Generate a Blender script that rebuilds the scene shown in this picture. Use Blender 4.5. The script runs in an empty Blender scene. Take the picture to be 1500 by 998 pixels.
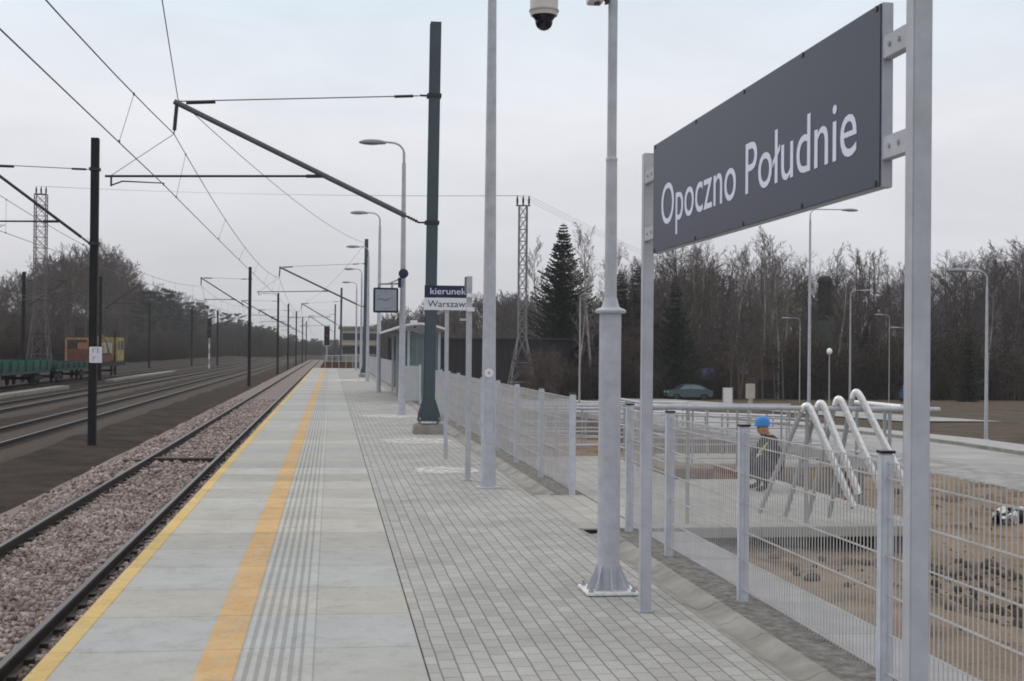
import bpy, bmesh, math, random
import numpy as np
from mathutils import Vector, Matrix, noise
random.seed(7); rng = np.random.default_rng(7)
sc = bpy.context.scene; col = sc.collection
R_ = math.radians
# ------------------------------------------------------------------ camera
CAMZ = 1.7; F = 2000.0
_t = Vector((-265, -12, -2000)).normalized()
_w = Vector((.009, 1, (-265*.009-12)/2000)).normalized()
_x = _t.cross(_w)
ROT = Matrix((_x, _t, _w))
cam = bpy.data.cameras.new('camera'); cam.sensor_width = 36; cam.lens = 48.0
cam.clip_start = .1; cam.clip_end = 4000
co = bpy.data.objects.new('camera', cam); col.objects.link(co)
co.matrix_world = Matrix.Translation((0, 0, CAMZ)) @ ROT.to_4x4(); sc.camera = co
def at(px, py, Y):
    d = ROT @ Vector((px-750, 499-py, -F)); return Vector((0, 0, CAMZ)) + d*(Y/d.y)
def gr(px, py, z=0.):
    d = ROT @ Vector((px-750, 499-py, -F)); return Vector((0, 0, CAMZ)) + d*((z-CAMZ)/d.z)

# ------------------------------------------------------------------ materials
def N(nt, t, **k):
    n = nt.nodes.new(t)
    for a, v in k.items(): setattr(n, a, v)
    return n
def mat(name, c, rough=.7, var=.12, scale=4., metal=0., bump=0., bscale=60., spec=.3, c2=None, tcoord='Object', isl=0., alpha=1., trans=0.):
    m = bpy.data.materials.new(name); m.use_nodes = True; nt = m.node_tree
    b = nt.nodes['Principled BSDF']; L = nt.links.new
    b.inputs['Roughness'].default_value = rough; b.inputs['Metallic'].default_value = metal
    b.inputs['Specular IOR Level'].default_value = spec
    tc = N(nt, 'ShaderNodeTexCoord')
    n1 = N(nt, 'ShaderNodeTexNoise'); n1.inputs['Scale'].default_value = scale; n1.inputs['Detail'].default_value = 6
    n1.inputs['Roughness'].default_value = .65
    L(tc.outputs[tcoord], n1.inputs['Vector'])
    mx = N(nt, 'ShaderNodeMix', data_type='RGBA')
    ca = tuple(min(1, v*(1-var)) for v in c); cb = c2 or tuple(min(1, v*(1+var)) for v in c)
    mx.inputs[6].default_value = (*ca, 1); mx.inputs[7].default_value = (*cb, 1)
    rp = N(nt, 'ShaderNodeMapRange'); rp.inputs[1].default_value = .3; rp.inputs[2].default_value = .7
    L(n1.outputs['Fac'], rp.inputs[0]); L(rp.outputs[0], mx.inputs[0])
    out = mx.outputs[2]
    if isl > 0:
        g = N(nt, 'ShaderNodeNewGeometry'); hs = N(nt, 'ShaderNodeMapRange')
        hs.inputs[3].default_value = 1-isl; hs.inputs[4].default_value = 1+isl
        L(g.outputs['Random Per Island'], hs.inputs[0])
        mu = N(nt, 'ShaderNodeMix', data_type='RGBA', blend_type='MULTIPLY'); mu.inputs[0].default_value = 1
        L(out, mu.inputs[6]); L(hs.outputs[0], mu.inputs[7]); out = mu.outputs[2]
    L(out, b.inputs['Base Color'])
    if bump > 0:
        n2 = N(nt, 'ShaderNodeTexNoise'); n2.inputs['Scale'].default_value = bscale; n2.inputs['Detail'].default_value = 4
        L(tc.outputs[tcoord], n2.inputs['Vector'])
        bp = N(nt, 'ShaderNodeBump'); bp.inputs['Strength'].default_value = bump; bp.inputs['Distance'].default_value = .01
        L(n2.outputs['Fac'], bp.inputs['Height']); L(bp.outputs[0], b.inputs['Normal'])
    if trans > 0:
        b.inputs['Transmission Weight'].default_value = trans
    if alpha < 1: b.inputs['Alpha'].default_value = alpha
    m['_out'] = 1
    return m
M = {}
M['galv'] = mat('galvanised paint', (.43, .447, .50), .45, .15, 9, spec=.4, bump=.12, bscale=35)
M['galv2'] = mat('sign post paint', (.42, .435, .485), .5, .13, 7, spec=.4, bump=.1, bscale=30)
M['fencep'] = mat('fence post paint', (.49, .52, .59), .5, .14, 9, spec=.4, bump=.1, bscale=30)
M['wire_galv'] = mat('fence wire', (.47, .465, .475), .5, .15, 5)
M['bright'] = mat('bright zinc tube', (.82, .85, .89), .32, .22, 26, metal=.35, spec=.5)
M['zincgrey'] = mat('dull zinc', (.33, .34, .35), .5, .15, 6)
M['blue'] = mat('blue grey mast paint', (.062, .085, .105), .55, .15, 1.5)
M['blackmast'] = mat('black mast paint', (.012, .012, .016), .7, .3, 2)
M['darkmetal'] = mat('dark steel', (.035, .04, .045), .55, .2, 3)
M['tube'] = mat('cantilever tube', (.10, .115, .12), .5, .15, 3)
M['wire'] = mat('wire', (.10, .10, .11), .5, .1)
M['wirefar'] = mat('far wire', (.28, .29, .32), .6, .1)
M['insul'] = mat('insulator', (.03, .028, .03), .35, .2)
M['signdark'] = mat('slate sign face', (.042, .047, .080), .42, .05, 1.2, spec=.35)
M['lettering'] = mat('pale lettering', (.72, .76, .92), .5, .03)
M['signwhite'] = mat('white sign face', (.72, .73, .80), .5, .04)
M['navy'] = mat('navy sign', (.022, .026, .075), .45, .08)
M['black'] = mat('black plastic', (.012, .012, .014), .35, .1)
M['camwhite'] = mat('camera housing', (.62, .60, .57), .45, .05)
M['domeglass'] = mat('smoked dome', (.012, .012, .02), .08, .05, spec=.5)
M['lampgrey'] = mat('lamp head grey', (.24, .26, .29), .45, .1)
M['concrete'] = mat('concrete', (.36, .355, .34), .85, .22, 5, bump=.3, bscale=120)
M['concrete_d'] = mat('old concrete', (.25, .24, .22), .9, .3, 4, bump=.4, bscale=90)
M['ribs'] = mat('tactile rib concrete', (.49, .49, .475), .8, .1, 6, bump=.2, bscale=150)
M['yellow'] = None
M['rail'] = mat('rusty rail', (.028, .022, .02), .6, .35, 8)
M['railtop'] = mat('rail head', (.10, .095, .095), .35, .2, 6, metal=.6)
M['ballast'] = mat('ballast', (.20, .16, .15), .9, .35, 30, bump=1., bscale=24)
M['stones'] = mat('ballast stones', (.25, .185, .17), .85, .35, 1.3, isl=.65, c2=(.37, .315, .30))
M['ballast_d'] = mat('dark ballast', (.055, .042, .034), .95, .4, 6, bump=1., bscale=18)
M['soil'] = mat('dark soil', (.048, .037, .030), .95, .4, 3, bump=1., bscale=14, c2=(.082, .066, .052))
M['sand'] = None
M['asphalt'] = mat('car park surface', (.32, .32, .325), .85, .25, .6, bump=.3, bscale=40)
M['sidewalk'] = mat('light paving', (.36, .36, .37), .85, .15, 2)
M['grass'] = mat('winter verge', (.085, .075, .05), .95, .4, 1.2, bump=1., bscale=8)
M['bark'] = mat('grey bark', (.085, .072, .066), .9, .3, 3)
M['birch'] = mat('birch bark', (.34, .32, .30), .9, .4, 3, c2=(.42, .40, .38))
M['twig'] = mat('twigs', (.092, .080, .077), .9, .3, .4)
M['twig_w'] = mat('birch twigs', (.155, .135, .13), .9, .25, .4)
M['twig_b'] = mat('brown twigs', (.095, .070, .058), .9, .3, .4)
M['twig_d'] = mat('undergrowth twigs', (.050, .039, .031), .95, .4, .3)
M['needle'] = mat('spruce needles', (.022, .031, .022), .85, .35, .8, isl=.4)
M['needle2'] = mat('pine needles', (.035, .048, .042), .85, .35, .5, isl=.4)
M['thuja'] = mat('thuja green', (.028, .036, .018), .85, .35, .8, isl=.4)
M['hall'] = mat('dark sheet wall', (.018, .017, .022), .7, .2, .4)
M['glass'] = mat('shelter glass', (.20, .26, .265), .15, .25, 1, alpha=.55)
M['green'] = mat('wagon green', (.012, .085, .056), .6, .3, .9)
M['greend'] = mat('wagon dark green', (.02, .06, .055), .6, .3, .9)
M['yel'] = mat('machine yellow', (.33, .235, .075), .65, .5, 1.6)
M['redbrown'] = mat('machine red brown', (.16, .06, .05), .7, .3, 2)
M['orange'] = mat('machine orange', (.30, .17, .09), .7, .4, 2)
M['cream'] = mat('cream render', (.42, .38, .32), .8, .12, .6)
M['brickor'] = mat('orange brick', (.19, .095, .055), .9, .5, 1.1, c2=(.12, .09, .075))
M['winblue'] = mat('pale blue pane', (.16, .26, .33), .3, .15, 2)
M['carteal'] = mat('car paint dark teal', (.018, .05, .06), .3, .1, spec=.6)
M['carblue'] = mat('car paint blue', (.04, .11, .26), .35, .1, spec=.6)
M['carglass'] = mat('car glass', (.10, .14, .17), .1, .1, spec=.7)
M['tyre'] = mat('tyre', (.015, .015, .016), .8, .1)
M['red'] = mat('red lens', (.28, .03, .03), .4, .1)
M['redw'] = mat('signal red', (.25, .05, .05), .6, .1)
M['white'] = mat('white paint', (.68, .68, .68), .6, .06)
M['lampglobe'] = mat('opal globe', (.88, .9, .9), .3, .02)
M['helmet'] = mat('blue helmet', (.04, .20, .55), .35, .05)
M['skin'] = mat('skin', (.42, .24, .17), .6, .08)
M['jacket'] = mat('dark jacket', (.045, .045, .055), .85, .2, 8)
M['trouser'] = mat('dark trousers', (.035, .034, .045), .9, .25, 9)
M['hivis'] = mat('yellow green strip', (.42, .55, .12), .6, .08)
M['wood'] = mat('worn timber', (.16, .12, .08), .85, .3, 5)
M['bagw'] = mat('white plastic', (.62, .63, .65), .3, .15, 8)
M['green_box'] = mat('grey green render', (.075, .105, .09), .85, .2, 1)
M['chim'] = mat('sooty brick', (.035, .03, .03), .9, .4, 1.5)
M['bluetarp'] = mat('blue tarpaulin', (.045, .055, .14), .5, .3, 2)
M['roofred'] = mat('brown roof', (.10, .075, .065), .8, .3, 1)

def sandmat():
    m = bpy.data.materials.new('building sand'); m.use_nodes = True; nt = m.node_tree; L = nt.links.new
    b = nt.nodes['Principled BSDF']; b.inputs['Roughness'].default_value = .95; b.inputs['Specular IOR Level'].default_value = .1
    tc = N(nt, 'ShaderNodeTexCoord')
    a = N(nt, 'ShaderNodeTexNoise'); a.inputs['Scale'].default_value = .7; a.inputs['Detail'].default_value = 12; a.inputs['Roughness'].default_value = .7
    L(tc.outputs['Object'], a.inputs['Vector'])
    r = N(nt, 'ShaderNodeValToRGB'); e = r.color_ramp.elements
    e[0].position = .36; e[0].color = (.10, .074, .054, 1); e[1].position = .64; e[1].color = (.34, .268, .205, 1)
    x = r.color_ramp.elements.new(.48); x.color = (.265, .203, .152, 1)
    L(a.outputs['Fac'], r.inputs[0]); L(r.outputs[0], b.inputs['Base Color'])
    n2 = N(nt, 'ShaderNodeTexNoise'); n2.inputs['Scale'].default_value = 18; n2.inputs['Detail'].default_value = 8
    L(tc.outputs['Object'], n2.inputs['Vector'])
    bp = N(nt, 'ShaderNodeBump'); bp.inputs['Strength'].default_value = 1; bp.inputs['Distance'].default_value = .09
    L(n2.outputs['Fac'], bp.inputs['Height']); L(bp.outputs[0], b.inputs['Normal']); return m
M['sand'] = sandmat()
def slabmat(name, base, dirt=.12, wear=0., joint=True):
    """precast slabs 0.986 m long: each slab its own tone, open joint between, brushed surface"""
    m = bpy.data.materials.new(name); m.use_nodes = True; nt = m.node_tree; L = nt.links.new
    b = nt.nodes['Principled BSDF']; b.inputs['Roughness'].default_value = .85; b.inputs['Specular IOR Level'].default_value = .2
    tc = N(nt, 'ShaderNodeTexCoord'); sp = N(nt, 'ShaderNodeSeparateXYZ'); L(tc.outputs['Object'], sp.inputs[0])
    dv = N(nt, 'ShaderNodeMath', operation='MULTIPLY_ADD'); dv.inputs[1].default_value = 1/.986; dv.inputs[2].default_value = .05
    L(sp.outputs['Y'], dv.inputs[0])
    fl = N(nt, 'ShaderNodeMath', operation='FLOOR'); L(dv.outputs[0], fl.inputs[0])
    wn = N(nt, 'ShaderNodeTexWhiteNoise', noise_dimensions='1D'); L(fl.outputs[0], wn.inputs['W'])
    fr = N(nt, 'ShaderNodeMath', operation='FRACT'); L(dv.outputs[0], fr.inputs[0])
    pp = N(nt, 'ShaderNodeMath', operation='PINGPONG'); pp.inputs[1].default_value = .5; L(dv.outputs[0], pp.inputs[0])
    jn = N(nt, 'ShaderNodeMapRange'); jn.inputs[1].default_value = .004; jn.inputs[2].default_value = .011
    L(pp.outputs[0], jn.inputs[0])
    tone = N(nt, 'ShaderNodeMapRange'); tone.inputs[3].default_value = .84; tone.inputs[4].default_value = 1.08
    L(wn.outputs['Value'], tone.inputs[0])
    n1 = N(nt, 'ShaderNodeTexNoise'); n1.inputs['Scale'].default_value = 1.7; n1.inputs['Detail'].default_value = 8; n1.inputs['Roughness'].default_value = .7
    L(tc.outputs['Object'], n1.inputs['Vector'])
    nr = N(nt, 'ShaderNodeMapRange'); nr.inputs[1].default_value = .3; nr.inputs[2].default_value = .7
    nr.inputs[3].default_value = 1-dirt; nr.inputs[4].default_value = 1+dirt*.5; L(n1.outputs['Fac'], nr.inputs[0])
    # fine speckle
    n3 = N(nt, 'ShaderNodeTexNoise'); n3.inputs['Scale'].default_value = 90; n3.inputs['Detail'].default_value = 3
    mp = N(nt, 'ShaderNodeMapping'); mp.inputs['Scale'].default_value = (.35, 1.6, 1); L(tc.outputs['Object'], mp.inputs[0]); L(mp.outputs[0], n3.inputs['Vector'])
    n3r = N(nt, 'ShaderNodeMapRange'); n3r.inputs[1].default_value = .3; n3r.inputs[2].default_value = .7; n3r.inputs[3].default_value = .90; n3r.inputs[4].default_value = 1.08
    L(n3.outputs['Fac'], n3r.inputs[0])
    a = N(nt, 'ShaderNodeMath', operation='MULTIPLY'); L(tone.outputs[0], a.inputs[0]); L(nr.outputs[0], a.inputs[1])
    a2 = N(nt, 'ShaderNodeMath', operation='MULTIPLY'); L(a.outputs[0], a2.inputs[0]); L(n3r.outputs[0], a2.inputs[1])
    out = a2.outputs[0]
    if joint:
        j2 = N(nt, 'ShaderNodeMapRange'); j2.inputs[3].default_value = .68; j2.inputs[4].default_value = 1; L(jn.outputs[0], j2.inputs[0])
        a3 = N(nt, 'ShaderNodeMath', operation='MULTIPLY'); L(out, a3.inputs[0]); L(j2.outputs[0], a3.inputs[1]); out = a3.outputs[0]
    # hue shift per slab: some slabs bluer
    wn2 = N(nt, 'ShaderNodeTexWhiteNoise', noise_dimensions='1D'); w2 = N(nt, 'ShaderNodeMath', operation='ADD'); w2.inputs[1].default_value = 91.3
    L(fl.outputs[0], w2.inputs[0]); L(w2.outputs[0], wn2.inputs['W'])
    hm = N(nt, 'ShaderNodeMix', data_type='RGBA'); hm.inputs[6].default_value = (*base, 1)
    hm.inputs[7].default_value = (base[0]*.93, base[1]*.99, base[2]*1.09, 1); L(wn2.outputs['Value'], hm.inputs[0])
    mu = N(nt, 'ShaderNodeMix', data_type='RGBA', blend_type='MULTIPLY'); mu.inputs[0].default_value = 1
    L(hm.outputs[2], mu.inputs[6]); L(out, mu.inputs[7]); pass
    fin = mu.outputs[2]
    # scattered stains and drips
    s1 = N(nt, 'ShaderNodeTexNoise'); s1.inputs['Scale'].default_value = 4.3; s1.inputs['Detail'].default_value = 10; s1.inputs['Roughness'].default_value = .75; s1.inputs['Distortion'].default_value = .6
    L(tc.outputs['Object'], s1.inputs['Vector'])
    s1r = N(nt, 'ShaderNodeMapRange'); s1r.inputs[1].default_value = .50; s1r.inputs[2].default_value = .72; s1r.inputs[3].default_value = 0; s1r.inputs[4].default_value = .5; L(s1.outputs['Fac'], s1r.inputs[0])
    sm = N(nt, 'ShaderNodeMix', data_type='RGBA'); sm.inputs[7].default_value = (.21, .195, .17, 1); L(s1r.outputs[0], sm.inputs[0]); L(fin, sm.inputs[6]); fin = sm.outputs[2]
    v1 = N(nt, 'ShaderNodeTexVoronoi'); v1.inputs['Scale'].default_value = 2.6; v1.inputs['Randomness'].default_value = 1; L(tc.outputs['Object'], v1.inputs['Vector'])
    vr = N(nt, 'ShaderNodeMapRange'); vr.inputs[1].default_value = .035; vr.inputs[2].default_value = .06; vr.inputs[3].default_value = .35; vr.inputs[4].default_value = 0; L(v1.outputs['Distance'], vr.inputs[0])
    vm_ = N(nt, 'ShaderNodeMix', data_type='RGBA'); vm_.inputs[7].default_value = (.17, .155, .14, 1); L(vr.outputs[0], vm_.inputs[0]); L(fin, vm_.inputs[6]); fin = vm_.outputs[2]
    if wear > 0:
        w1 = N(nt, 'ShaderNodeTexNoise'); w1.inputs['Scale'].default_value = 7; w1.inputs['Detail'].default_value = 12; w1.inputs['Roughness'].default_value = .8
        mp2 = N(nt, 'ShaderNodeMapping'); mp2.inputs['Scale'].default_value = (1.6, .55, 1); L(tc.outputs['Object'], mp2.inputs[0]); L(mp2.outputs[0], w1.inputs['Vector'])
        wr = N(nt, 'ShaderNodeMapRange'); wr.inputs[1].default_value = .50; wr.inputs[2].default_value = .66; wr.inputs[4].default_value = wear; L(w1.outputs['Fac'], wr.inputs[0])
        wm = N(nt, 'ShaderNodeMix', data_type='RGBA'); wm.inputs[7].default_value = (.43, .40, .35, 1); L(wr.outputs[0], wm.inputs[0]); L(fin, wm.inputs[6]); fin = wm.outputs[2]
    L(fin, b.inputs['Base Color'])
    bp = N(nt, 'ShaderNodeBump'); bp.inputs['Strength'].default_value = .35; bp.inputs['Distance'].default_value = .004
    ad = N(nt, 'ShaderNodeMath', operation='ADD'); L(n3.outputs['Fac'], ad.inputs[0]); L(jn.outputs[0], ad.inputs[1])
    L(ad.outputs[0], bp.inputs['Height']); L(bp.outputs[0], b.inputs['Normal'])
    return m
M['slab'] = slabmat('platform slab concrete', (.435, .425, .395))
M['groove'] = slabmat('tactile groove concrete', (.335, .33, .31))
M['ribslab'] = slabmat('tactile rib slab concrete', (.465, .457, .43))
M['orange_paint'] = slabmat('orange warning stripe', (.60, .385, .175), .16, .75)
M['yellow_paint'] = slabmat('yellow edge paint', (.64, .45, .17), .16, .6)
def pavemat(name, c1, c2, mort, w, h, rot=True):
    m = bpy.data.materials.new(name); m.use_nodes = True; nt = m.node_tree; L = nt.links.new
    b = nt.nodes['Principled BSDF']; b.inputs['Roughness'].default_value = .85; b.inputs['Specular IOR Level'].default_value = .2
    tc = N(nt, 'ShaderNodeTexCoord'); sp = N(nt, 'ShaderNodeSeparateXYZ'); cb = N(nt, 'ShaderNodeCombineXYZ')
    L(tc.outputs['Object'], sp.inputs[0]); L(sp.outputs['Y'], cb.inputs[0]); L(sp.outputs['X'], cb.inputs[1])
    wv = N(nt, 'ShaderNodeTexNoise'); wv.inputs['Scale'].default_value = 3; wv.inputs['Detail'].default_value = 2
    L(tc.outputs['Object'], wv.inputs['Vector'])
    vm = N(nt, 'ShaderNodeVectorMath', operation='MULTIPLY_ADD'); vm.inputs[1].default_value = (.012, .012, 0)
    L(wv.outputs['Color'], vm.inputs[0]); L(cb.outputs[0], vm.inputs[2])
    br = N(nt, 'ShaderNodeTexBrick'); br.offset = .5
    br.inputs['Scale'].default_value = 1; br.inputs['Brick Width'].default_value = w; br.inputs['Row Height'].default_value = h
    br.inputs['Mortar Size'].default_value = .0055; br.inputs['Mortar Smooth'].default_value = .35; br.inputs['Bias'].default_value = 0
    br.inputs['Color1'].default_value = (*c1, 1); br.inputs['Color2'].default_value = (*c2, 1); br.inputs['Mortar'].default_value = (*mort, 1)
    L(vm.outputs[0], br.inputs['Vector'])
    n1 = N(nt, 'ShaderNodeTexNoise'); n1.inputs['Scale'].default_value = .8; n1.inputs['Detail'].default_value = 9; n1.inputs['Roughness'].default_value = .7
    L(tc.outputs['Object'], n1.inputs['Vector'])
    nr = N(nt, 'ShaderNodeMapRange'); nr.inputs[1].default_value = .3; nr.inputs[2].default_value = .7; nr.inputs[3].default_value = .78; nr.inputs[4].default_value = 1.14
    L(n1.outputs['Fac'], nr.inputs[0])
    mu = N(nt, 'ShaderNodeMix', data_type='RGBA', blend_type='MULTIPLY'); mu.inputs[0].default_value = 1
    L(br.outputs['Color'], mu.inputs[6]); L(nr.outputs[0], mu.inputs[7])
    n2 = N(nt, 'ShaderNodeTexNoise'); n2.inputs['Scale'].default_value = 140; n2.inputs['Detail'].default_value = 3
    L(tc.outputs['Object'], n2.inputs['Vector'])
    n2r = N(nt, 'ShaderNodeMapRange'); n2r.inputs[1].default_value = .3; n2r.inputs[2].default_value = .7; n2r.inputs[3].default_value = .9; n2r.inputs[4].default_value = 1.1
    L(n2.outputs['Fac'], n2r.inputs[0])
    mu2 = N(nt, 'ShaderNodeMix', data_type='RGBA', blend_type='MULTIPLY'); mu2.inputs[0].default_value = 1
    L(mu.outputs[2], mu2.inputs[6]); L(n2r.outputs[0], mu2.inputs[7]); L(mu2.outputs[2], b.inputs['Base Color'])
    bp = N(nt, 'ShaderNodeBump'); bp.inputs['Strength'].default_value = .6; bp.inputs['Distance'].default_value = .004; bp.invert = True
    L(br.outputs['Fac'], bp.inputs['Height']); L(bp.outputs[0], b.inputs['Normal'])
    return m
M['pavers'] = pavemat('grey block paving', (.40, .40, .392), (.335, .333, .328), (.185, .18, .175), .2, .1)
M['landing'] = pavemat('landing block paving', (.40, .395, .38), (.35, .345, .335), (.20, .195, .19), .4, .2)
M['pavers2'] = pavemat('parking block paving', (.36, .36, .36), (.25, .25, .255), (.10, .10, .10), .4, .25)

# ------------------------------------------------------------------ mesh builder
class MB:
    def __init__(s): s.v = []; s.f = []; s.m = []; s.cur = 0
    def add(s, vs, fs):
        o = len(s.v); s.v += [tuple(p) for p in vs]
        for f in fs: s.f.append(tuple(i+o for i in f)); s.m.append(s.cur)
        return s
    def box(s, a, b):
        x0, y0, z0 = a; x1, y1, z1 = b
        return s.add([(x0,y0,z0),(x1,y0,z0),(x1,y1,z0),(x0,y1,z0),(x0,y0,z1),(x1,y0,z1),(x1,y1,z1),(x0,y1,z1)],
              [(0,3,2,1),(4,5,6,7),(0,1,5,4),(1,2,6,5),(2,3,7,6),(3,0,4,7)])
    def cbox(s, c, d): return s.box([c[i]-d[i]/2 for i in range(3)], [c[i]+d[i]/2 for i in range(3)])
    def tube(s, pts, r, n=8, cap=True, phase=0.):
        pts = [Vector(p) for p in pts]; k = len(pts)
        rs = list(r) if isinstance(r, (list, tuple)) else [r]*k
        d = (pts[1]-pts[0]).normalized()
        u = d.cross(Vector((0,0,1)));  u = u if u.length > 1e-3 else d.cross(Vector((0,1,0))); u.normalize()
        vs = []
        for i, p in enumerate(pts):
            if i == 0: d = pts[1]-pts[0]
            elif i == k-1: d = pts[-1]-pts[-2]
            else: d = (pts[i+1]-pts[i]).normalized()+(pts[i]-pts[i-1]).normalized()
            d.normalize(); u = (u - d*u.dot(d)); u.normalize(); w = d.cross(u)
            for j in range(n):
                a = 2*math.pi*j/n+phase; vs.append(p+(u*math.cos(a)+w*math.sin(a))*rs[i])
        fs = [(i*n+j, i*n+(j+1)%n, (i+1)*n+(j+1)%n, (i+1)*n+j) for i in range(k-1) for j in range(n)]
        if cap: fs += [tuple(range(n))[::-1], tuple((k-1)*n+j for j in range(n))]
        return s.add(vs, fs)
    def bar(s, a, b, w, h=None):
        """rectangular bar a->b, w across, h the other way"""
        h = h or w; a = Vector(a); b = Vector(b); d = (b-a).normalized()
        u = d.cross(Vector((0,0,1))); u = u if u.length > 1e-3 else Vector((1,0,0)); u.normalize(); v = u.cross(d)
        vs = []
        for p in (a, b):
            for i, j in ((-1,-1),(1,-1),(1,1),(-1,1)): vs.append(p+u*(i*w/2)+v*(j*h/2))
        return s.add(vs, [(0,3,2,1),(4,5,6,7),(0,1,5,4),(1,2,6,5),(2,3,7,6),(3,0,4,7)])
    def lathe(s, c, prof, n=20, axis='z'):
        vs = []; k = len(prof)
        for r, h in prof:
            for j in range(n):
                a = 2*math.pi*j/n; q = (math.cos(a)*r, math.sin(a)*r, h)
                if axis == 'y': q = (q[0], q[2], q[1])
                if axis == 'x': q = (q[2], q[0], q[1])
                vs.append((c[0]+q[0], c[1]+q[1], c[2]+q[2]))
        fs = [(i*n+j, i*n+(j+1)%n, (i+1)*n+(j+1)%n, (i+1)*n+j) for i in range(k-1) for j in range(n)]
        fs += [tuple(range(n))[::-1], tuple((k-1)*n+j for j in range(n))]
        return s.add(vs, fs)
    def ell(s, c, r, n=14, m=8, cut=None):
        prof = []
        for i in range(m+1):
            a = -math.pi/2+math.pi*i/m
            prof.append((math.cos(a), math.sin(a)))
        o = len(s.v); s.lathe((0,0,0), prof, n)
        for i in range(o, len(s.v)):
            p = s.v[i]; s.v[i] = (c[0]+p[0]*r[0], c[1]+p[1]*r[1], c[2]+p[2]*r[2])
        return s
    def build(s, name, m, parent=None, smooth=False, bevel=0., loc=None):
        off = Vector(loc) if loc is not None else (parent_loc(parent) if parent else Vector((0,0,0)))
        me = bpy.data.meshes.new(name)
        me.from_pydata([tuple(Vector(p)-off) for p in s.v], [], s.f)
        ms = m if isinstance(m, (list, tuple)) else [m]
        for q in ms: me.materials.append(q)
        if len(ms) > 1: me.polygons.foreach_set('material_index', s.m)
        if bevel > 0:
            bm = bmesh.new(); bm.from_mesh(me)
            ed = [e for e in bm.edges if len(e.link_faces) == 2 and e.calc_face_angle(0) > .6]
            bmesh.ops.bevel(bm, geom=ed, offset=bevel, segments=2, affect='EDGES', clamp_overlap=True)
            bm.to_mesh(me); bm.free()
        if smooth:
            me.shade_smooth(); 
            try: me.set_sharp_from_angle(angle=R_(40))
            except Exception: pass
        me.update()
        o = bpy.data.objects.new(name, me); col.objects.link(o)
        if parent: o.parent = parent
        if loc is not None and not parent: o.location = loc
        return o
def parent_loc(p):
    v = Vector((0,0,0))
    while p: v += p.location; p = p.parent
    return v
def tag(o, label=None, cat=None, group=None, kind=None):
    if label: o['label'] = label
    if cat: o['category'] = cat
    if group: o['group'] = group
    if kind: o['kind'] = kind
    return o
def thing(name, label, cat, loc, group=None):
    o = bpy.data.objects.new(name, None); o.empty_display_size = .2; col.objects.link(o); o.location = loc
    return tag(o, label, cat, group)
def struct(o): o['kind'] = 'structure'; return o
def copy_tree(o, loc=None, rz=None, sc_=None, parent=None, label=None):
    c = o.copy(); col.objects.link(c)
    if parent: c.parent = parent
    if loc is not None: c.location = loc
    if rz is not None: c.rotation_euler = (0, 0, rz)
    if sc_ is not None: c.scale = sc_ if isinstance(sc_, tuple) else (sc_,)*3
    if label: c['label'] = label
    for ch in o.children: copy_tree(ch, parent=c)
    return c
def text_mesh(name, body, m, parent, origin, xdir, ydir, width, cap, depth=.002):
    """letters laid on a plane: fitted to width and capital height, origin = baseline left"""
    cu = bpy.data.curves.new(name, 'FONT'); cu.body = body; cu.size = 1; cu.extrude = 0; cu.resolution_u = 4
    ob = bpy.data.objects.new(name, cu); col.objects.link(ob)
    bpy.context.view_layer.update()
    dg = bpy.context.evaluated_depsgraph_get()
    me = bpy.data.meshes.new_from_object(ob.evaluated_get(dg))
    bpy.data.objects.remove(ob); 
    xs = [v.co.x for v in me.vertices]; x0, x1 = min(xs), max(xs)
    sx = width/(x1-x0); sy = cap/.729
    xd = Vector(xdir); yd = Vector(ydir); nd = xd.cross(yd); off = parent_loc(parent)
    bm = bmesh.new(); bm.from_mesh(me)
    ret = bmesh.ops.extrude_face_region(bm, geom=bm.faces[:])
    for e in ret['geom']:
        if isinstance(e, bmesh.types.BMVert): e.co.z = depth
    for v in bm.verts:
        p = v.co.copy(); v.co = Vector(origin)+xd*((p.x-x0)*sx)+yd*(p.y*sy)+nd*p.z-off
    bm.normal_update(); bm.to_mesh(me); bm.free(); me.materials.clear(); me.materials.append(m)
    o = bpy.data.objects.new(name, me); col.objects.link(o); o.parent = parent
    return o

# ------------------------------------------------------------------ world, sun, haze
wd = bpy.data.worlds.new('World'); sc.world = wd; wd.use_nodes = True; nt = wd.node_tree; nt.nodes.clear(); L = nt.links.new
SUN_EL, SUN_AZ = 48, -50        # azimuth measured from +Y (along the line) towards +X
sky = N(nt, 'ShaderNodeTexSky', sky_type='NISHITA'); sky.sun_disc = False; sky.sun_elevation = R_(SUN_EL); sky.sun_rotation = R_(SUN_AZ)
sky.dust_density = 4; sky.air_density = 1.2
tc = N(nt, 'ShaderNodeTexCoord'); sp = N(nt, 'ShaderNodeSeparateXYZ'); L(tc.outputs['Generated'], sp.inputs[0])
cr = N(nt, 'ShaderNodeValToRGB'); cr.color_ramp.interpolation = 'EASE'
els = cr.color_ramp.elements
els[0].position = 0; els[0].color = (.60, .605, .635, 1)
els[1].position = 1; els[1].color = (1.0, .985, .96, 1)
for p_, c_ in ((.05, (.66, .665, .705)), (.10, (.75, .757, .805)), (.165, (.83, .84, .89)), (.21, (.81, .855, .92)), (.27, (.74, .84, .93)), (.36, (.82, .87, .92)), (.5, (.95, .945, .93))):
    e = els.new(p_); e.color = (*c_, 1)
nz = N(nt, 'ShaderNodeTexNoise'); nz.inputs['Scale'].default_value = 3.2; nz.inputs['Detail'].default_value = 5; nz.inputs['Roughness'].default_value = .5
mp = N(nt, 'ShaderNodeMapping'); mp.inputs['Scale'].default_value = (1, 1, 2.6); L(tc.outputs['Generated'], mp.inputs[0]); L(mp.outputs[0], nz.inputs['Vector'])
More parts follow.
